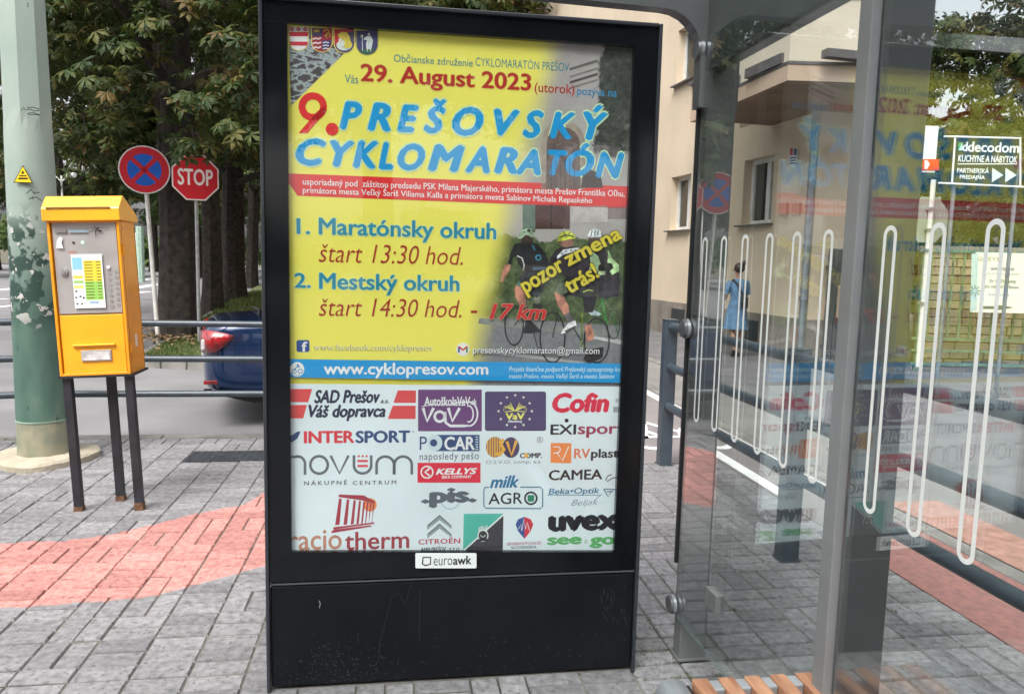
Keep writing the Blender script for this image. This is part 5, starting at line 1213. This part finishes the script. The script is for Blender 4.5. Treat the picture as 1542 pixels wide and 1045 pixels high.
# three riders seen from behind
cy = Crop(cQ); cy.mottle = .45; dk_ = (.13, .13, .15); sk_ = (.72, .50, .42); dk2 = (.20, .18, .22)
def wheel(cx, cy_, rx, ry, w_=7): cy.ring(cx, cy_, rx, w_, (.10, .10, .11), 3, 30, ry=ry); cy.ring(cx, cy_, rx-6, 2.2, (.45, .45, .46), 3.3, 30, ry=ry-6)
wheel(148, 740, 60, 130); wheel(400, 820, 82, 165, 9); wheel(690, 840, 82, 145, 9); wheel(800, 735, 40, 95, 5)
cy.line([(235, 620), (300, 880), (320, 900)], 6, (.18, .18, .19), 3); cy.line([(150, 740), (230, 640), (330, 640)], 7, (.16, .16, .18), 3); cy.line([(455, 640), (540, 760), (600, 860)], 7, (.14, .14, .16), 3); cy.line([(400, 820), (440, 640)], 6, (.14, .14, .16), 3)
cy.line([(595, 655), (590, 880), (620, 875)], 9, (.45, .55, .16), 3.5); cy.line([(720, 560), (750, 690), (765, 735)], 8, (.25, .60, .30), 4); cy.line([(735, 560), (700, 640), (760, 720)], 6, (.25, .60, .30), 4); cy.line([(790, 660), (830, 800)], 6, (.22, .45, .25), 4)
# legs
cy.poly([(165, 470), (215, 480), (225, 560), (230, 620), (190, 625), (160, 560), (152, 505)], sk_, 4); cy.poly([(175, 440), (225, 450), (230, 500), (165, 480)], (.35, .50, .45), 4.4)
cy.poly([(412, 520), (470, 545), (505, 610), (508, 660), (475, 672), (430, 600)], sk_, 4); cy.poly([(470, 672), (508, 658), (545, 712), (505, 725)], (.42, .40, .42), 4.2)
cy.poly([(505, 722), (550, 708), (558, 745), (490, 790), (455, 795), (470, 765)], (.86, .87, .86), 4.4); cy.poly([(480, 775), (550, 740), (552, 752), (492, 795)], (.3, .3, .3), 4.5)
cy.poly([(612, 745), (650, 730), (672, 790), (668, 830), (625, 850)], sk_, 4); cy.poly([(620, 640), (670, 640), (720, 665), (700, 680), (650, 672)], (.7, .78, .8), 4)
cy.poly([(205, 790), (230, 700), (250, 700), (330, 780), (250, 790)], (.18, .18, .20), 3.8); cy.poly([(640, 900), (735, 880), (730, 950), (640, 990), (600, 960)], (.16, .15, .16), 3.8)
# shorts and torsos
cy.poly([(180, 420), (270, 360), (340, 400), (345, 500), (300, 560), (240, 530), (195, 480)], (.20, .22, .24), 5)
cy.poly([(155, 205), (230, 190), (300, 205), (350, 260), (380, 330), (355, 390), (240, 395), (205, 375), (175, 340), (165, 285), (140, 300), (125, 345), (108, 330), (130, 250)], dk_, 5.2)
cy.poly([(85, 345), (128, 340), (112, 390), (85, 430), (72, 460), (58, 452), (68, 400)], sk_, 5.1)
cy.line([(168, 285), (200, 300), (214, 345), (208, 385)], 8, (.72, .74, .70), 5.5); cy.line([(268, 215), (285, 250)], 9, (.22, .50, .60), 5.5); cy.ring(307, 296, 16, 9, (.25, .56, .66), 5.5, 14); cy.rect(270, 358, 375, 378, (.26, .34, .42), 5.5)
cy.poly([(440, 480), (500, 420), (620, 415), (690, 470), (690, 560), (665, 655), (610, 655), (600, 560), (520, 545), (470, 550)], (.15, .15, .17), 5)
cy.poly([(435, 470), (480, 455), (500, 520), (460, 545), (418, 525)], (.45, .50, .40), 5.1)
cy.poly([(425, 245), (480, 215), (560, 225), (620, 260), (650, 330), (640, 420), (500, 430), (455, 400), (425, 340), (400, 330), (375, 370), (385, 300)], (.19, .17, .21), 5.2)
cy.poly([(428, 290), (470, 245), (560, 232), (600, 240), (602, 262), (540, 258), (470, 278), (432, 308)], (.82, .86, .90), 5.4)
for x, y in ((460, 270), (490, 255), (520, 248), (550, 247), (580, 250)): cy.ell(x, y, 5, 5, (.2, .2, .25), 5.6, 8)
cy.poly([(635, 200), (700, 205), (750, 250), (790, 330), (840, 400), (840, 540), (760, 560), (700, 560), (680, 450), (640, 330)], (.20, .19, .22), 4.9)
cy.poly([(640, 235), (700, 290), (720, 350), (700, 385), (640, 375), (650, 330)], (.72, .86, .66), 5.3); cy.poly([(765, 250), (790, 300), (835, 345), (835, 385), (790, 410), (775, 385), (800, 365), (760, 330)], (.72, .88, .62), 5.3); cy.poly([(700, 350), (730, 325), (790, 335), (800, 365), (700, 378)], (.15, .15, .16), 5.5); cy.rect(700, 385, 745, 410, (.75, .88, .66), 5.4)
cy.line([(600, 522), (635, 508), (668, 515)], 6, (.70, .80, .25), 5.6)
# heads and helmets
cy.ell(233, 180, 42, 30, (.25, .20, .17), 5.6); cy.poly([(168, 160), (190, 125), (225, 105), (262, 108), (278, 150), (262, 165), (230, 140), (200, 170), (175, 175)], (.62, .72, .60), 5.8); cy.ell(245, 120, 12, 10, (.18, .18, .18), 6, 10); cy.ell(215, 130, 8, 5, (.2, .2, .2), 6, 10)
cy.ell(490, 195, 50, 34, (.50, .36, .30), 5.6); cy.poly([(430, 190), (440, 150), (470, 125), (515, 125), (550, 155), (548, 172), (500, 178), (450, 190)], (.75, .80, .24), 5.8); cy.line([(445, 165), (490, 148), (540, 160)], 8, (.15, .15, .14), 6); cy.line([(470, 125), (492, 165), (515, 130)], 6, (.15, .15, .14), 6); cy.ell(474, 112, 6, 6, (.75, .8, .7), 6, 8)
cy.ell(672, 180, 40, 30, (.42, .34, .32), 5.6); cy.poly([(628, 155), (645, 120), (680, 105), (715, 120), (718, 160), (690, 165), (650, 165)], (.80, .84, .88), 5.8); cy.line([(650, 160), (660, 118)], 6, (.15, .17, .2), 6); cy.line([(675, 150), (680, 112)], 6, (.15, .17, .2), 6); cy.line([(695, 150), (700, 118)], 6, (.15, .17, .2), 6)
cy.ell(300, 570, 22, 28, (.5, .52, .45), 3.6, 10); cy.poly([(270, 600), (330, 600), (340, 640), (275, 650)], (.17, .17, .18), 3.6)
cy.build('print_riders', poster)
# town arms
ca_ = Crop(cS)
def shield(x0, x1, ytop, ybot, rim, bg_):
    m_ = (x0+x1)/2; r_ = (x1-x0)/2
    pts = [(x0, ytop), (x1, ytop)]+[(m_+r_*math.cos(R(a)), ybot-r_*.95+r_*.95*math.sin(R(a))) for a in range(0, 181, 15)]
    ca_.poly([(x+(x-m_)*.09, y+(8 if y > ybot-40 else 0)) for x, y in pts], rim, 1); ca_.poly(pts, bg_, 2)
shield(48, 262, 40, 312, (.95, .88, .45), (.93, .93, .92))
ca_.rect(48, 100, 264, 152, (.80, .22, .28), 3); ca_.poly([(48, 212), (264, 214), (252, 262), (60, 258)], (.80, .22, .28), 3)
for x in (76, 152, 232): ca_.ell(x, 68, 25, 25, (.75, .25, .30), 3.5, 14); ca_.ell(x, 68, 10, 10, (.90, .75, .75), 3.8, 10)
shield(312, 546, 55, 330, (.95, .88, .45), (.62, .18, .26))
ca_.poly([(430, 200), (540, 200), (530, 270), (430, 325)], (.28, .27, .45), 2.5); ca_.rect(315, 55, 428, 150, (.30, .28, .42), 2.5)
for k in range(3):
    pts = [(318+i*10, 178+k*52+6*math.sin(i*1.2)) for i in range(11)]; ca_.line(pts, 18, (.93, .86, .86), 3)
    pts = [(438+i*9, 222+k*36+6*math.sin(i*1.2)) for i in range(9)]; ca_.line(pts, 12, (.88, .90, .93), 3)
ca_.poly([(330, 60), (345, 85), (365, 62), (385, 85), (402, 60), (398, 105), (335, 105)], (.85, .72, .30), 3)
ca_.line([(445, 95), (480, 70), (510, 90), (500, 125), (460, 150)], 13, (.85, .70, .25), 3); ca_.line([(480, 110), (525, 120), (515, 165)], 9, (.85, .70, .25), 3.2); ca_.line([(470, 130), (490, 175)], 8, (.85, .70, .25), 3.3)
shield(575, 806, 65, 345, (.95, .88, .45), (.35, .33, .45)); ca_.poly([(575, 68), (806, 80), (730, 110), (640, 200), (590, 260), (577, 215)], (.80, .20, .24), 2.5)
ca_.ell(690, 255, 92, 62, (.86, .90, .88), 3, 22); ca_.poly([(612, 130), (660, 100), (720, 105), (752, 150), (760, 200), (785, 250), (760, 290), (700, 292), (670, 280), (700, 230), (660, 175), (625, 165)], (.90, .82, .35), 3.5); ca_.ell(645, 195, 22, 26, (.92, .86, .78), 3.6, 14); ca_.line([(690, 140), (725, 200), (730, 280)], 4, (.66, .58, .22), 3.8); ca_.line([(655, 265), (720, 300), (760, 290)], 6, (.60, .70, .70), 3.8)
shield(838, 1078, 82, 365, (.62, .62, .36), (.29, .29, .47)); ca_.poly([(862, 300), (1054, 300), (1000, 352), (958, 365), (910, 350)], (.25, .42, .34), 3)
ca_.line([(903, 130), (903, 325)], 7, (.85, .88, .84), 4); ca_.ell(898, 150, 16, 18, (.80, .84, .70), 4, 12); ca_.ell(978, 128, 14, 18, (.88, .88, .84), 4, 12)
ca_.poly([(950, 150), (1005, 150), (1026, 200), (1020, 240), (1008, 300), (950, 300), (945, 230), (960, 200), (918, 190), (920, 178)], (.86, .90, .88), 4); ca_.line([(965, 300), (960, 328)], 10, (.86, .88, .84), 4); ca_.line([(995, 300), (1000, 328)], 10, (.86, .88, .84), 4); ca_.line([(975, 200), (970, 290)], 3, (.5, .55, .6), 4.4); ca_.line([(993, 200), (995, 290)], 3, (.5, .55, .6), 4.4)
ca_.build('print_arms', poster)
# headline lettering
h = Crop(lambda x, y: (x, y))
h.text('Občianske združenie', 593, 712, 85, 97.5, TEAL, bold=.0); h.text('CYKLOMARATÓN PREŠOV', 716, 857, 88, 104, TEAL, bold=-.005)
h.text('Vás', 519, 539.5, 113, 126, TEAL, bold=.0); h.text('29. August 2023', 543, 800, 104, 138, DRED, bold=.03, halo=(.88, .80, .40), hb=.025); h.text('(utorok)', 805, 865, 126, 145, DRED, bold=.01); h.text('pozýva na', 869, 929, 133, 149, (.22, .54, .70), bold=.02)
# the big nine, drawn
h.ring(471, 161, 16.2, 10.5, RED, 2, 30); h.poly([(449.5, 201), (462.5, 201), (492.5, 167), (489, 160), (478, 168)], RED, 2); h.ell(500, 195, 9.6, 9.6, RED, 2, 22)
for ch, x0, x1, y0, y1 in (('P', 511, 545.5, 153, 196), ('R', 553, 589, 155, 198), ('E', 598, 631, 158, 200), ('Š', 638, 673, 149, 202), ('O', 681, 728, 161, 206), ('V', 743, 783, 165, 206), ('S', 787, 819, 166, 209), ('K', 827, 867, 169, 210), ('Ý', 877, 916, 158, 212)):
    h.text(ch, x0, x1, y0, y1, BLUE, shear=.25, bold=.056, ly=2, halo=HALO, hb=.03)
for ch, x0, x1, y0, y1 in (('C', 445, 491.5, 208.5, 250.5), ('Y', 496, 535, 212, 252), ('K', 531, 571, 212, 254), ('L', 570, 593, 214, 256), ('O', 598.5, 640, 216, 258), ('M', 644, 700, 218, 259), ('A', 700, 738, 220, 261), ('R', 744, 780, 222, 262), ('A', 776, 815.5, 224.5, 264), ('T', 823, 855, 226, 265), ('Ó', 850, 895, 215.5, 267), ('N', 896, 940, 229, 269)):
    h.text(ch, x0, x1, y0, y1, BLUE, shear=.25, bold=.060, ly=2, halo=HALO, hb=.03)
h.build('print_headline', poster)
rb_ = Crop(lambda x, y: (x, y))
rb_.poly([(435, 261.5), (948, 281), (948, 314.2), (448, 295), (435, 276)], RED, 1)
rb_.text('usporiadaný pod  záštitou predsedu PSK Milana Majerského, primátora mesta Prešov Františka Oľhu,', 456, 941, 277, 290.5, WH, bold=.012, ly=2)
rb_.text('primátora mesta Veľký Šariš Viliama Kalla a primátora mesta Sabinov Michala Repaského', 456, 892, 287.5, 301.5, WH, bold=.012, ly=2)
rb_.build('print_red_band', poster)
p = Crop(lambda x, y: (x, y)); TB_ = (.14, .54, .66); HL = (.80, .90, .66)
p.text('1.', 446.5, 467, 329, 353, TB_, bold=.03, halo=HL, ly=2); p.text('Maratónsky okruh', 480, 747.5, 332, 365, TB_, bold=.028, halo=HL, ly=2)
p.text('štart 13:30 hod.', 480, 697, 369, 397, (.66, .18, .14), shear=.22, bold=-.006, ly=2)
p.text('2.', 443.5, 468, 411, 434, TB_, bold=.03, halo=HL, ly=2); p.text('Mestský okruh', 480.5, 692, 413, 445, TB_, bold=.028, halo=HL, ly=2)
p.text('štart 14:30 hod.', 480, 695, 450, 477, (.66, .18, .14), shear=.22, bold=-.006, ly=2)
p.rect(709, 467.5, 718.5, 471.5, (.66, .18, .14), 2); p.text('17 km', 737, 822, 458, 481, (.80, .16, .18), shear=.25, bold=.03, ly=16, halo=(.75, .62, .5), hb=.02)
p.rrect(446.5, 512, 466, 530, 3, (.20, .33, .58), 1); p.text('f', 454, 463, 514.5, 529.5, WH, bold=.03, ly=2)
p.text('www.facebook.com/cyklopresov', 472, 651, 518.8, 531.8, (.62, .60, .26), bold=-.004, ly=1); p.text('www.facebook.com/cyklopresov', 473, 652, 518, 531, (.93, .92, .76), bold=-.004, ly=2)
p.ell(697, 526, 10, 10, (.93, .92, .90), 2, 24); p.line([(691, 531), (691, 521.5)], 2.8, (.25, .35, .6), 3); p.line([(703, 531), (703, 521.5)], 2.8, (.25, .55, .35), 3); p.line([(691, 522), (697, 527), (703, 522)], 2.6, (.78, .2, .2), 3.4)
p.text('presovskycyklomaraton@gmail.com', 713, 903, 522.5, 536.5, (.22, .22, .22), bold=.012, ly=16); p.text('presovskycyklomaraton@gmail.com', 712, 902, 521.5, 535.5, WH, bold=.005, ly=17)
p.poly([(434, 540.3), (940, 547.3), (940, 576), (434, 567.6)], (.11, .60, .85), 17); p.poly([(434, 567.6), (700, 571.5), (700, 579.6), (434, 578)], (.86, .84, .34), 1)
p.text('www.cyklopresov.com', 487.5, 735, 546, 569, WH, bold=.03, ly=18)
p.text('Projekt finančne podporil Prešovský samosprávny kraj', 766, 937, 551, 561.5, (.80, .92, .95), shear=.2, bold=.012, ly=18); p.text('mesto Prešov, mesto Veľký Šariš a mesto Sabinov', 766, 925, 560.5, 571.5, (.80, .92, .95), shear=.2, bold=.012, ly=18)
p.ell(448, 555.6, 10.6, 11, WH, 18, 24); p.ring(443.6, 558.5, 3.2, 1.1, (.2, .5, .7), 19, 14); p.ring(452.6, 558.5, 3.2, 1.1, (.2, .5, .7), 19, 14); p.line([(443.6, 558.5), (447, 552), (452, 552)], 1.3, (.2, .5, .7), 19); p.ell(449, 549.5, 2, 1.6, (.2, .5, .7), 19, 8); p.line([(444, 564.5), (453, 564.5)], .7, (.3, .6, .75), 19)
p.build('print_programme', poster)
yl = Crop(cD); YT = (.85, .79, .26)
yl.rtext('pozor', (388, 528), (592, 402), 88, YT, bold=.03, ly=18, halo=(.25, .24, .15)); yl.rtext('zmena', (612, 386), (892, 238), 80, YT, bold=.03, ly=18, halo=(.25, .24, .15)); yl.rtext('trás!', (618, 530), (772, 440), 86, YT, bold=.03, ly=18, halo=(.25, .24, .15)); yl.build('print_notice', poster)
# sponsors on white
wp = Crop(lambda x, y: (x, y)); sheet_m = mat('sponsor_sheet', (.73, .84, .87), .45, var=.05, scale=2.2)
wp.poly([(434, 577.6), (940, 582), (940, 836), (434, 836)], sheet_m, 2); wp.build('print_white_field', poster)
s = Crop(cE)
for y0, y1, s0, s1 in ((58, 132, 187, 165), (148, 223, 157, 137)): s.poly([(40, y0), (s0, y0), (s1, y1), (40, y1)], (.86, .30, .30), 3)
s.poly([(668, 66), (770, 66), (770, 136), (644, 136)], (.86, .30, .30), 3); s.poly([(640, 152), (768, 152), (768, 226), (612, 226)], (.86, .30, .30), 3)
s.text('SAD Prešov', 198, 570, 62, 139, NAVY, shear=.25, bold=.05, ly=3); s.text('a.s.', 571, 618, 120, 138, NAVY, shear=.25, bold=.03, ly=3); s.text('Váš dopravca', 166, 600, 145, 240, NAVY, shear=.25, bold=.05, ly=3); s.build('logo_bus_company', poster)
s = Crop(cE); s.poly([(60, 325), (105, 297), (122, 297), (105, 335), (75, 357), (60, 357)], (.18, .30, .50), 3); s.text('INTER', 140, 425, 293, 362, (.86, .22, .27), bold=.045, ly=3); s.text('SPORT', 431, 738, 291, 361, (.18, .30, .50), bold=.045, ly=3); s.ring(754, 297, 5, 2, (.4, .45, .6), 3, 10); s.build('logo_sports_shop', poster)
s = Crop(cE); gy = (.38, .41, .44); w_ = 15
s.line([(72, 438)]+[(105+42*math.sin(R(a)), 478-42*math.cos(R(a))) for a in range(-20, 91, 15)]+[(147, 540)], w_, gy, 3)
s.ring(226, 484, 49, w_, gy, 3, 30); s.line([(291, 432), (341, 532), (391, 432)], w_, gy, 3)
s.line([(422, 430), (422, 488)]+[(470-48*math.cos(R(a)), 488+44*math.sin(R(a))) for a in range(15, 180, 15)]+[(519, 488), (519, 430)], w_, gy, 3)
for x0 in (549, 649): s.line([(x0, 538), (x0, 482)]+[(x0+49-49*math.cos(R(a)), 482-45*math.sin(R(a))) for a in range(15, 180, 15)]+[(x0+98, 482), (x0+98, 538)], w_, gy, 3)
for x in (449, 471, 493): s.ell(x, 435, 6.5, 6.5, (.86, .28, .33), 3, 10)
for y in (462, 490): s.rect(441, y-6.5, 500, y+6.5, (.86, .28, .33), 3)
s.text('NÁKUPNÉ', 142, 383, 567, 597, (.30, .32, .34), bold=.02, ly=3, space=1.5); s.text('CENTRUM', 415, 660, 572, 595, (.30, .32, .34), bold=.02, ly=3, space=1.5); s.build('logo_shopping_centre', poster)
s = Crop(cE); mr_ = (.66, .22, .28)
s.poly([(338, 650), (478, 655), (540, 690), (536, 702), (470, 684), (335, 664)], mr_, 3)
for k, x in enumerate((338, 382, 420, 450, 474, 494, 512, 528)): tt = k/7; s.poly([(x, 672+tt*30), (x+15-tt*7, 674+tt*30), (x+1-tt*10+2, 820-tt*12), (x-22+tt*18, 822-tt*12)], mr_, 3)
s.poly([(306, 834), (536, 806), (538, 814), (306, 846)], mr_, 3); s.poly([(292, 862), (310, 846), (520, 822), (520, 830), (300, 866)], mr_, 3.3); s.ell(512, 708, 38, 38, (.92, .56, .32), 2.6, 24)
s.text('racio', 56, 354, 850, 962, (.74, .52, .42), bold=.015, ly=3); s.text('therm', 370, 733, 856, 958, (.62, .22, .26), bold=.02, ly=3); s.build('logo_heating', poster)
s = Crop(lambda x, y: (x, y)); pur = (.42, .25, .47)
s.rect(629.5, 586.5, 725.5, 649, pur, 3); s.text('AutoškolaVaV', 639, 708, 597, 611, WH, bold=.03, ly=4); s.text('.sk', 708.5, 718, 600, 609, WH, bold=.03, ly=4); s.line([(635, 612), (650, 608.5), (700, 610)], 1.2, WH, 4)
s.line([(637, 614), (643, 634), (653, 614)], 4.5, WH, 4); s.ring(662, 627, 7.5, 4, WH, 4, 18); s.line([(670, 620), (671, 636), (678, 641), (700, 641)], 4, WH, 4); s.line([(675, 614), (681, 634), (692, 614)], 4.5, WH, 4)
s.ring(706, 623, 13, 2.4, WH, 4, 24, a0=-110, a1=110, ry=18); s.ring(706, 623, 6.5, 2, WH, 4, 24, a0=-110, a1=110, ry=12); s.line([(680, 607), (702, 605)], 2.2, WH, 4); s.line([(690, 641), (703, 641)], 3, WH, 4); s.build('logo_driving_school', poster)
s = Crop(cF); s.rrect(181, 70, 512, 283, 12, (.12, .12, .14), 3); s.rrect(184, 73, 509, 280, 12, (.31, .26, .43), 3.5)
for a in range(12):
    x, y = 345+90*math.sin(R(a*30)), 176-86*math.cos(R(a*30)); s.poly([(x+(9 if k % 2 == 0 else 3.8)*math.sin(R(k*36)), y-(9 if k % 2 == 0 else 3.8)*math.cos(R(k*36))) for k in range(10)], (.92, .93, .88), 4)
YG = (.93, .92, .45); s.text('VaV', 292, 396, 186, 222, YG, bold=.05, ly=4); s.text('Akademy', 305, 384, 224, 241, WH, bold=.05, ly=4)
for k in range(5):
    for sg in (-1, 1): s.line([(344, 176), (344+sg*(14+11*k), 150-3*k+8*abs(k-1)*.5), (344+sg*(26+9*k), 130+11*k)], 3.2, YG, 4)
s.line([(288, 180), (344, 174), (402, 180)], 4, YG, 4.2); s.build('logo_academy', poster)
s = Crop(cF); s.text('Cofin', 545, 856, 76, 185, (.86, .15, .27), shear=.15, bold=.06, ly=3); s.rect(876, 152, 903, 182, (.62, .65, .66), 3); s.rect(890, 108, 903, 128, (.7, .72, .73), 3); s.build('logo_cofin', poster)
s = Crop(cF); s.text('EXI', 536, 676, 248, 303, (.12, .12, .16), bold=.03, ly=3); s.ell(624, 227, 11, 11, (.12, .12, .16), 3, 12); s.text('sport', 684, 935, 250, 320, (.62, .20, .34), bold=.03, ly=3); s.build('logo_exisport', poster)
s = Crop(lambda x, y: (x, y)); nv = (.15, .28, .47); s.text('P', 632, 643, 657, 677, nv, bold=.0, ly=3); s.rect(656, 654.5, 722, 679, nv, 3); s.ell(655, 666.5, 11, 12.2, (.80, .88, .90), 4, 24); s.ell(653, 666.5, 5.5, 5.5, nv, 5, 18); s.text('CAR', 669, 715, 657, 677.5, WH, bold=.035, ly=4)
for k in range(6): s.rect(716, 657+k*3.7, 720, 658.6+k*3.7, (.80, .88, .90), 4)
s.text('naposledy pešo', 632, 721, 681, 695, (.25, .29, .35), bold=.0, ly=3, space=1.1); s.build('logo_taxi', poster)
s = Crop(cE); s.rect(779, 472, 1133, 584, (.86, .13, .24), 3); s.build('logo_bike_company_ground', poster)
s = Crop(lambda x, y: (x, y)); s.ring(643, 710.5, 8.8, 2.2, WH, 4, 24); s.line([(647, 704.5), (640, 710.5), (647, 716)], 3, WH, 4); s.text('KELLYS', 656, 718.5, 704.5, 714, WH, shear=.3, bold=.05, ly=4); s.text('BIKE COMPANY', 665.5, 710, 715.5, 719.8, WH, bold=.03, ly=4); s.build('logo_bike_company', poster)
s = Crop(cF); org_ = (.90, .68, .24); dv = (.27, .20, .36); s.ell(235, 371, 48, 56, dv, 3, 26)
for k in range(7): x = 196+k*13; hh = 55*math.sqrt(max(.05, 1-((x-235)/50)**2)); s.rect(x-4, 371-hh, x+4, 371+hh, org_, 3.4)
s.ell(322, 373, 46, 56, dv, 3.6, 26); s.line([(285, 330), (262, 345), (285, 385), (262, 412), (240, 405)], 18, org_, 3.9); s.line([(300, 340), (325, 415), (352, 335)], 17, org_, 4)
s.text('COMP.', 370, 492, 402, 431, (.15, .15, .2), bold=.05, ly=3); s.ell(405, 416, 13, 13, org_, 4, 14); s.text('O.S.V.O. comp, a.s.', 187, 488, 441, 466, (.45, .48, .53), bold=0, ly=3); s.ring(479, 331, 15, 2.5, (.3, .3, .35), 3, 20); s.text('R', 473, 485, 322, 341, (.3, .3, .35), bold=0, ly=3); s.build('logo_osvo', poster)
s = Crop(cF); s.poly([(538, 348), (650, 350), (649, 458), (537, 456)], (.94, .55, .30), 3); s.line([(552, 370), (585, 370), (590, 385), (580, 400), (552, 404)], 6, WH, 4); s.line([(575, 404), (600, 445), (635, 368)], 6, WH, 4)
s.text('RV', 664, 752, 379, 432, (.88, .47, .32), bold=.03, ly=3); s.text('plast', 756, 906, 380, 444, (.12, .13, .16), bold=.035, ly=3); s.build('logo_rvplast', poster)
s = Crop(cF); s.text('CAMEA', 527, 818, 493, 549, (.11, .12, .16), bold=.03, ly=3); s.line([(870, 520), (850, 525), (835, 548), (845, 556), (870, 540), (892, 535)], 5, (.11, .12, .16), 3); s.build('logo_camea', poster)
s = Crop(lambda x, y: (x, y)); g4 = (.34, .38, .42); s.text('.pis.', 634, 718, 734, 764, g4, bold=.07, ly=3); s.ring(678, 752, 14, 1.6, (.60, .74, .78), 2.6, 24, a0=20, a1=160); s.build('logo_pis', poster)
s = Crop(cF); tb = (.20, .44, .55)
s.line([(202, 588), (180, 590), (175, 605), (175, 690), (185, 702), (482, 704), (494, 692), (494, 602), (482, 588), (372, 588)], 6, tb, 3); s.text('milk', 208, 366, 524, 592, (.13, .45, .62), shear=.3, bold=.04, ly=3); s.text('AGR', 200, 385, 618, 680, (.11, .12, .14), bold=.015, ly=3); s.ring(430, 648, 32, 10, (.11, .12, .14), 3, 28)
for k in range(4): a = R(45+90*k); s.ell(430+11*math.cos(a), 648+11*math.sin(a), 11, 11, (.12, .55, .42), 3.6, 14)
s.build('logo_dairy', poster)
s = Crop(cF); bo_ = (.22, .47, .62); s.text('Beka•Optik', 526, 802, 592, 634, bo_, bold=.02, shear=.15, ly=3); s.line([(520, 630), (810, 632)], 3, bo_, 3); s.line([(826, 600), (850, 640), (862, 615), (886, 600), (826, 598)], 5, (.16, .36, .52), 3); s.line([(840, 612), (875, 612)], 5, (.16, .36, .52), 3)
s.text('Beljak', 648, 795, 655, 695, (.25, .35, .42), shear=.4, bold=-.015, ly=3); s.line([(770, 665), (815, 625)], 2.5, (.25, .35, .42), 3); s.build('logo_optician', poster)
s = Crop(cF); s.poly([(66, 732), (283, 731), (62, 928)], (.30, .72, .65), 3); s.poly([(281, 741), (278, 932), (72, 931)], (.22, .22, .25), 3); s.line([(282, 736), (66, 930)], 8, (.88, .93, .92), 3.4)
s.ell(170, 850, 30, 34, (.88, .90, .90), 4, 18); s.ell(170, 850, 24, 26, (.15, .18, .18), 4.4, 16); s.ring(170, 845, 12, 4, (.85, .88, .88), 5, 14, a0=0, a1=180)
for x in (150, 160, 170, 180, 190): s.line([(x, 825), (x, 800-6*math.sin(x))], 6, (.86, .89, .89), 4.2)
s.rect(148, 866, 194, 880, (.15, .17, .18), 4.6); s.build('logo_brewery', poster)
s = Crop(lambda x, y: (x, y)); cg = (.45, .50, .52)
for dy in (0, 13): s.poly([(643.5, 790+dy), (662, 774.5+dy), (680, 791+dy), (680, 796+dy), (662, 782+dy), (643.5, 797+dy)], cg, 3); s.line([(645, 794+dy), (662, 779+dy), (679, 794+dy)], .8, (.8, .84, .86), 3.4)
s.text('CITROËN', 630, 693, 809, 818.5, (.72, .22, .33), bold=.03, ly=3, space=1.1); s.text('AMM PREŠOV', 633, 672, 822, 829, (.25, .27, .3), shear=.2, bold=.03, ly=3); s.text('s.r.o.', 676, 693, 824, 829, (.25, .27, .3), shear=.2, bold=.02, ly=3); s.build('logo_car_dealer', poster)
s = Crop(cF); s.poly([(395, 748), (360, 762), (347, 790), (360, 825), (395, 868)], (.20, .33, .60), 3); s.poly([(395, 748), (430, 762), (443, 790), (430, 825), (395, 868)], (.82, .20, .27), 3); s.line([(362, 815), (375, 790), (380, 825), (392, 760), (402, 815), (410, 778), (424, 825)], 4, WH, 4)
s.text('SEVEROVÝCHOD', 299, 487, 881, 901, (.66, .25, .38), bold=.02, ly=3); s.text('SLOVENSKA', 323, 461, 906, 921, (.25, .28, .42), bold=.02, ly=3); s.build('logo_region', poster)
s = Crop(cF); s.text('uvex', 523, 908, 738, 826, (.13, .13, .16), bold=.07, ly=3); s.text('see', 517, 707, 857, 900, (.38, .70, .42), bold=.06, ly=3); s.text('&', 720, 740, 870, 892, (.55, .75, .58), bold=0, ly=3); s.text('go', 748, 888, 857, 918, (.38, .70, .42), bold=.06, ly=3); s.build('logo_goggles', poster)
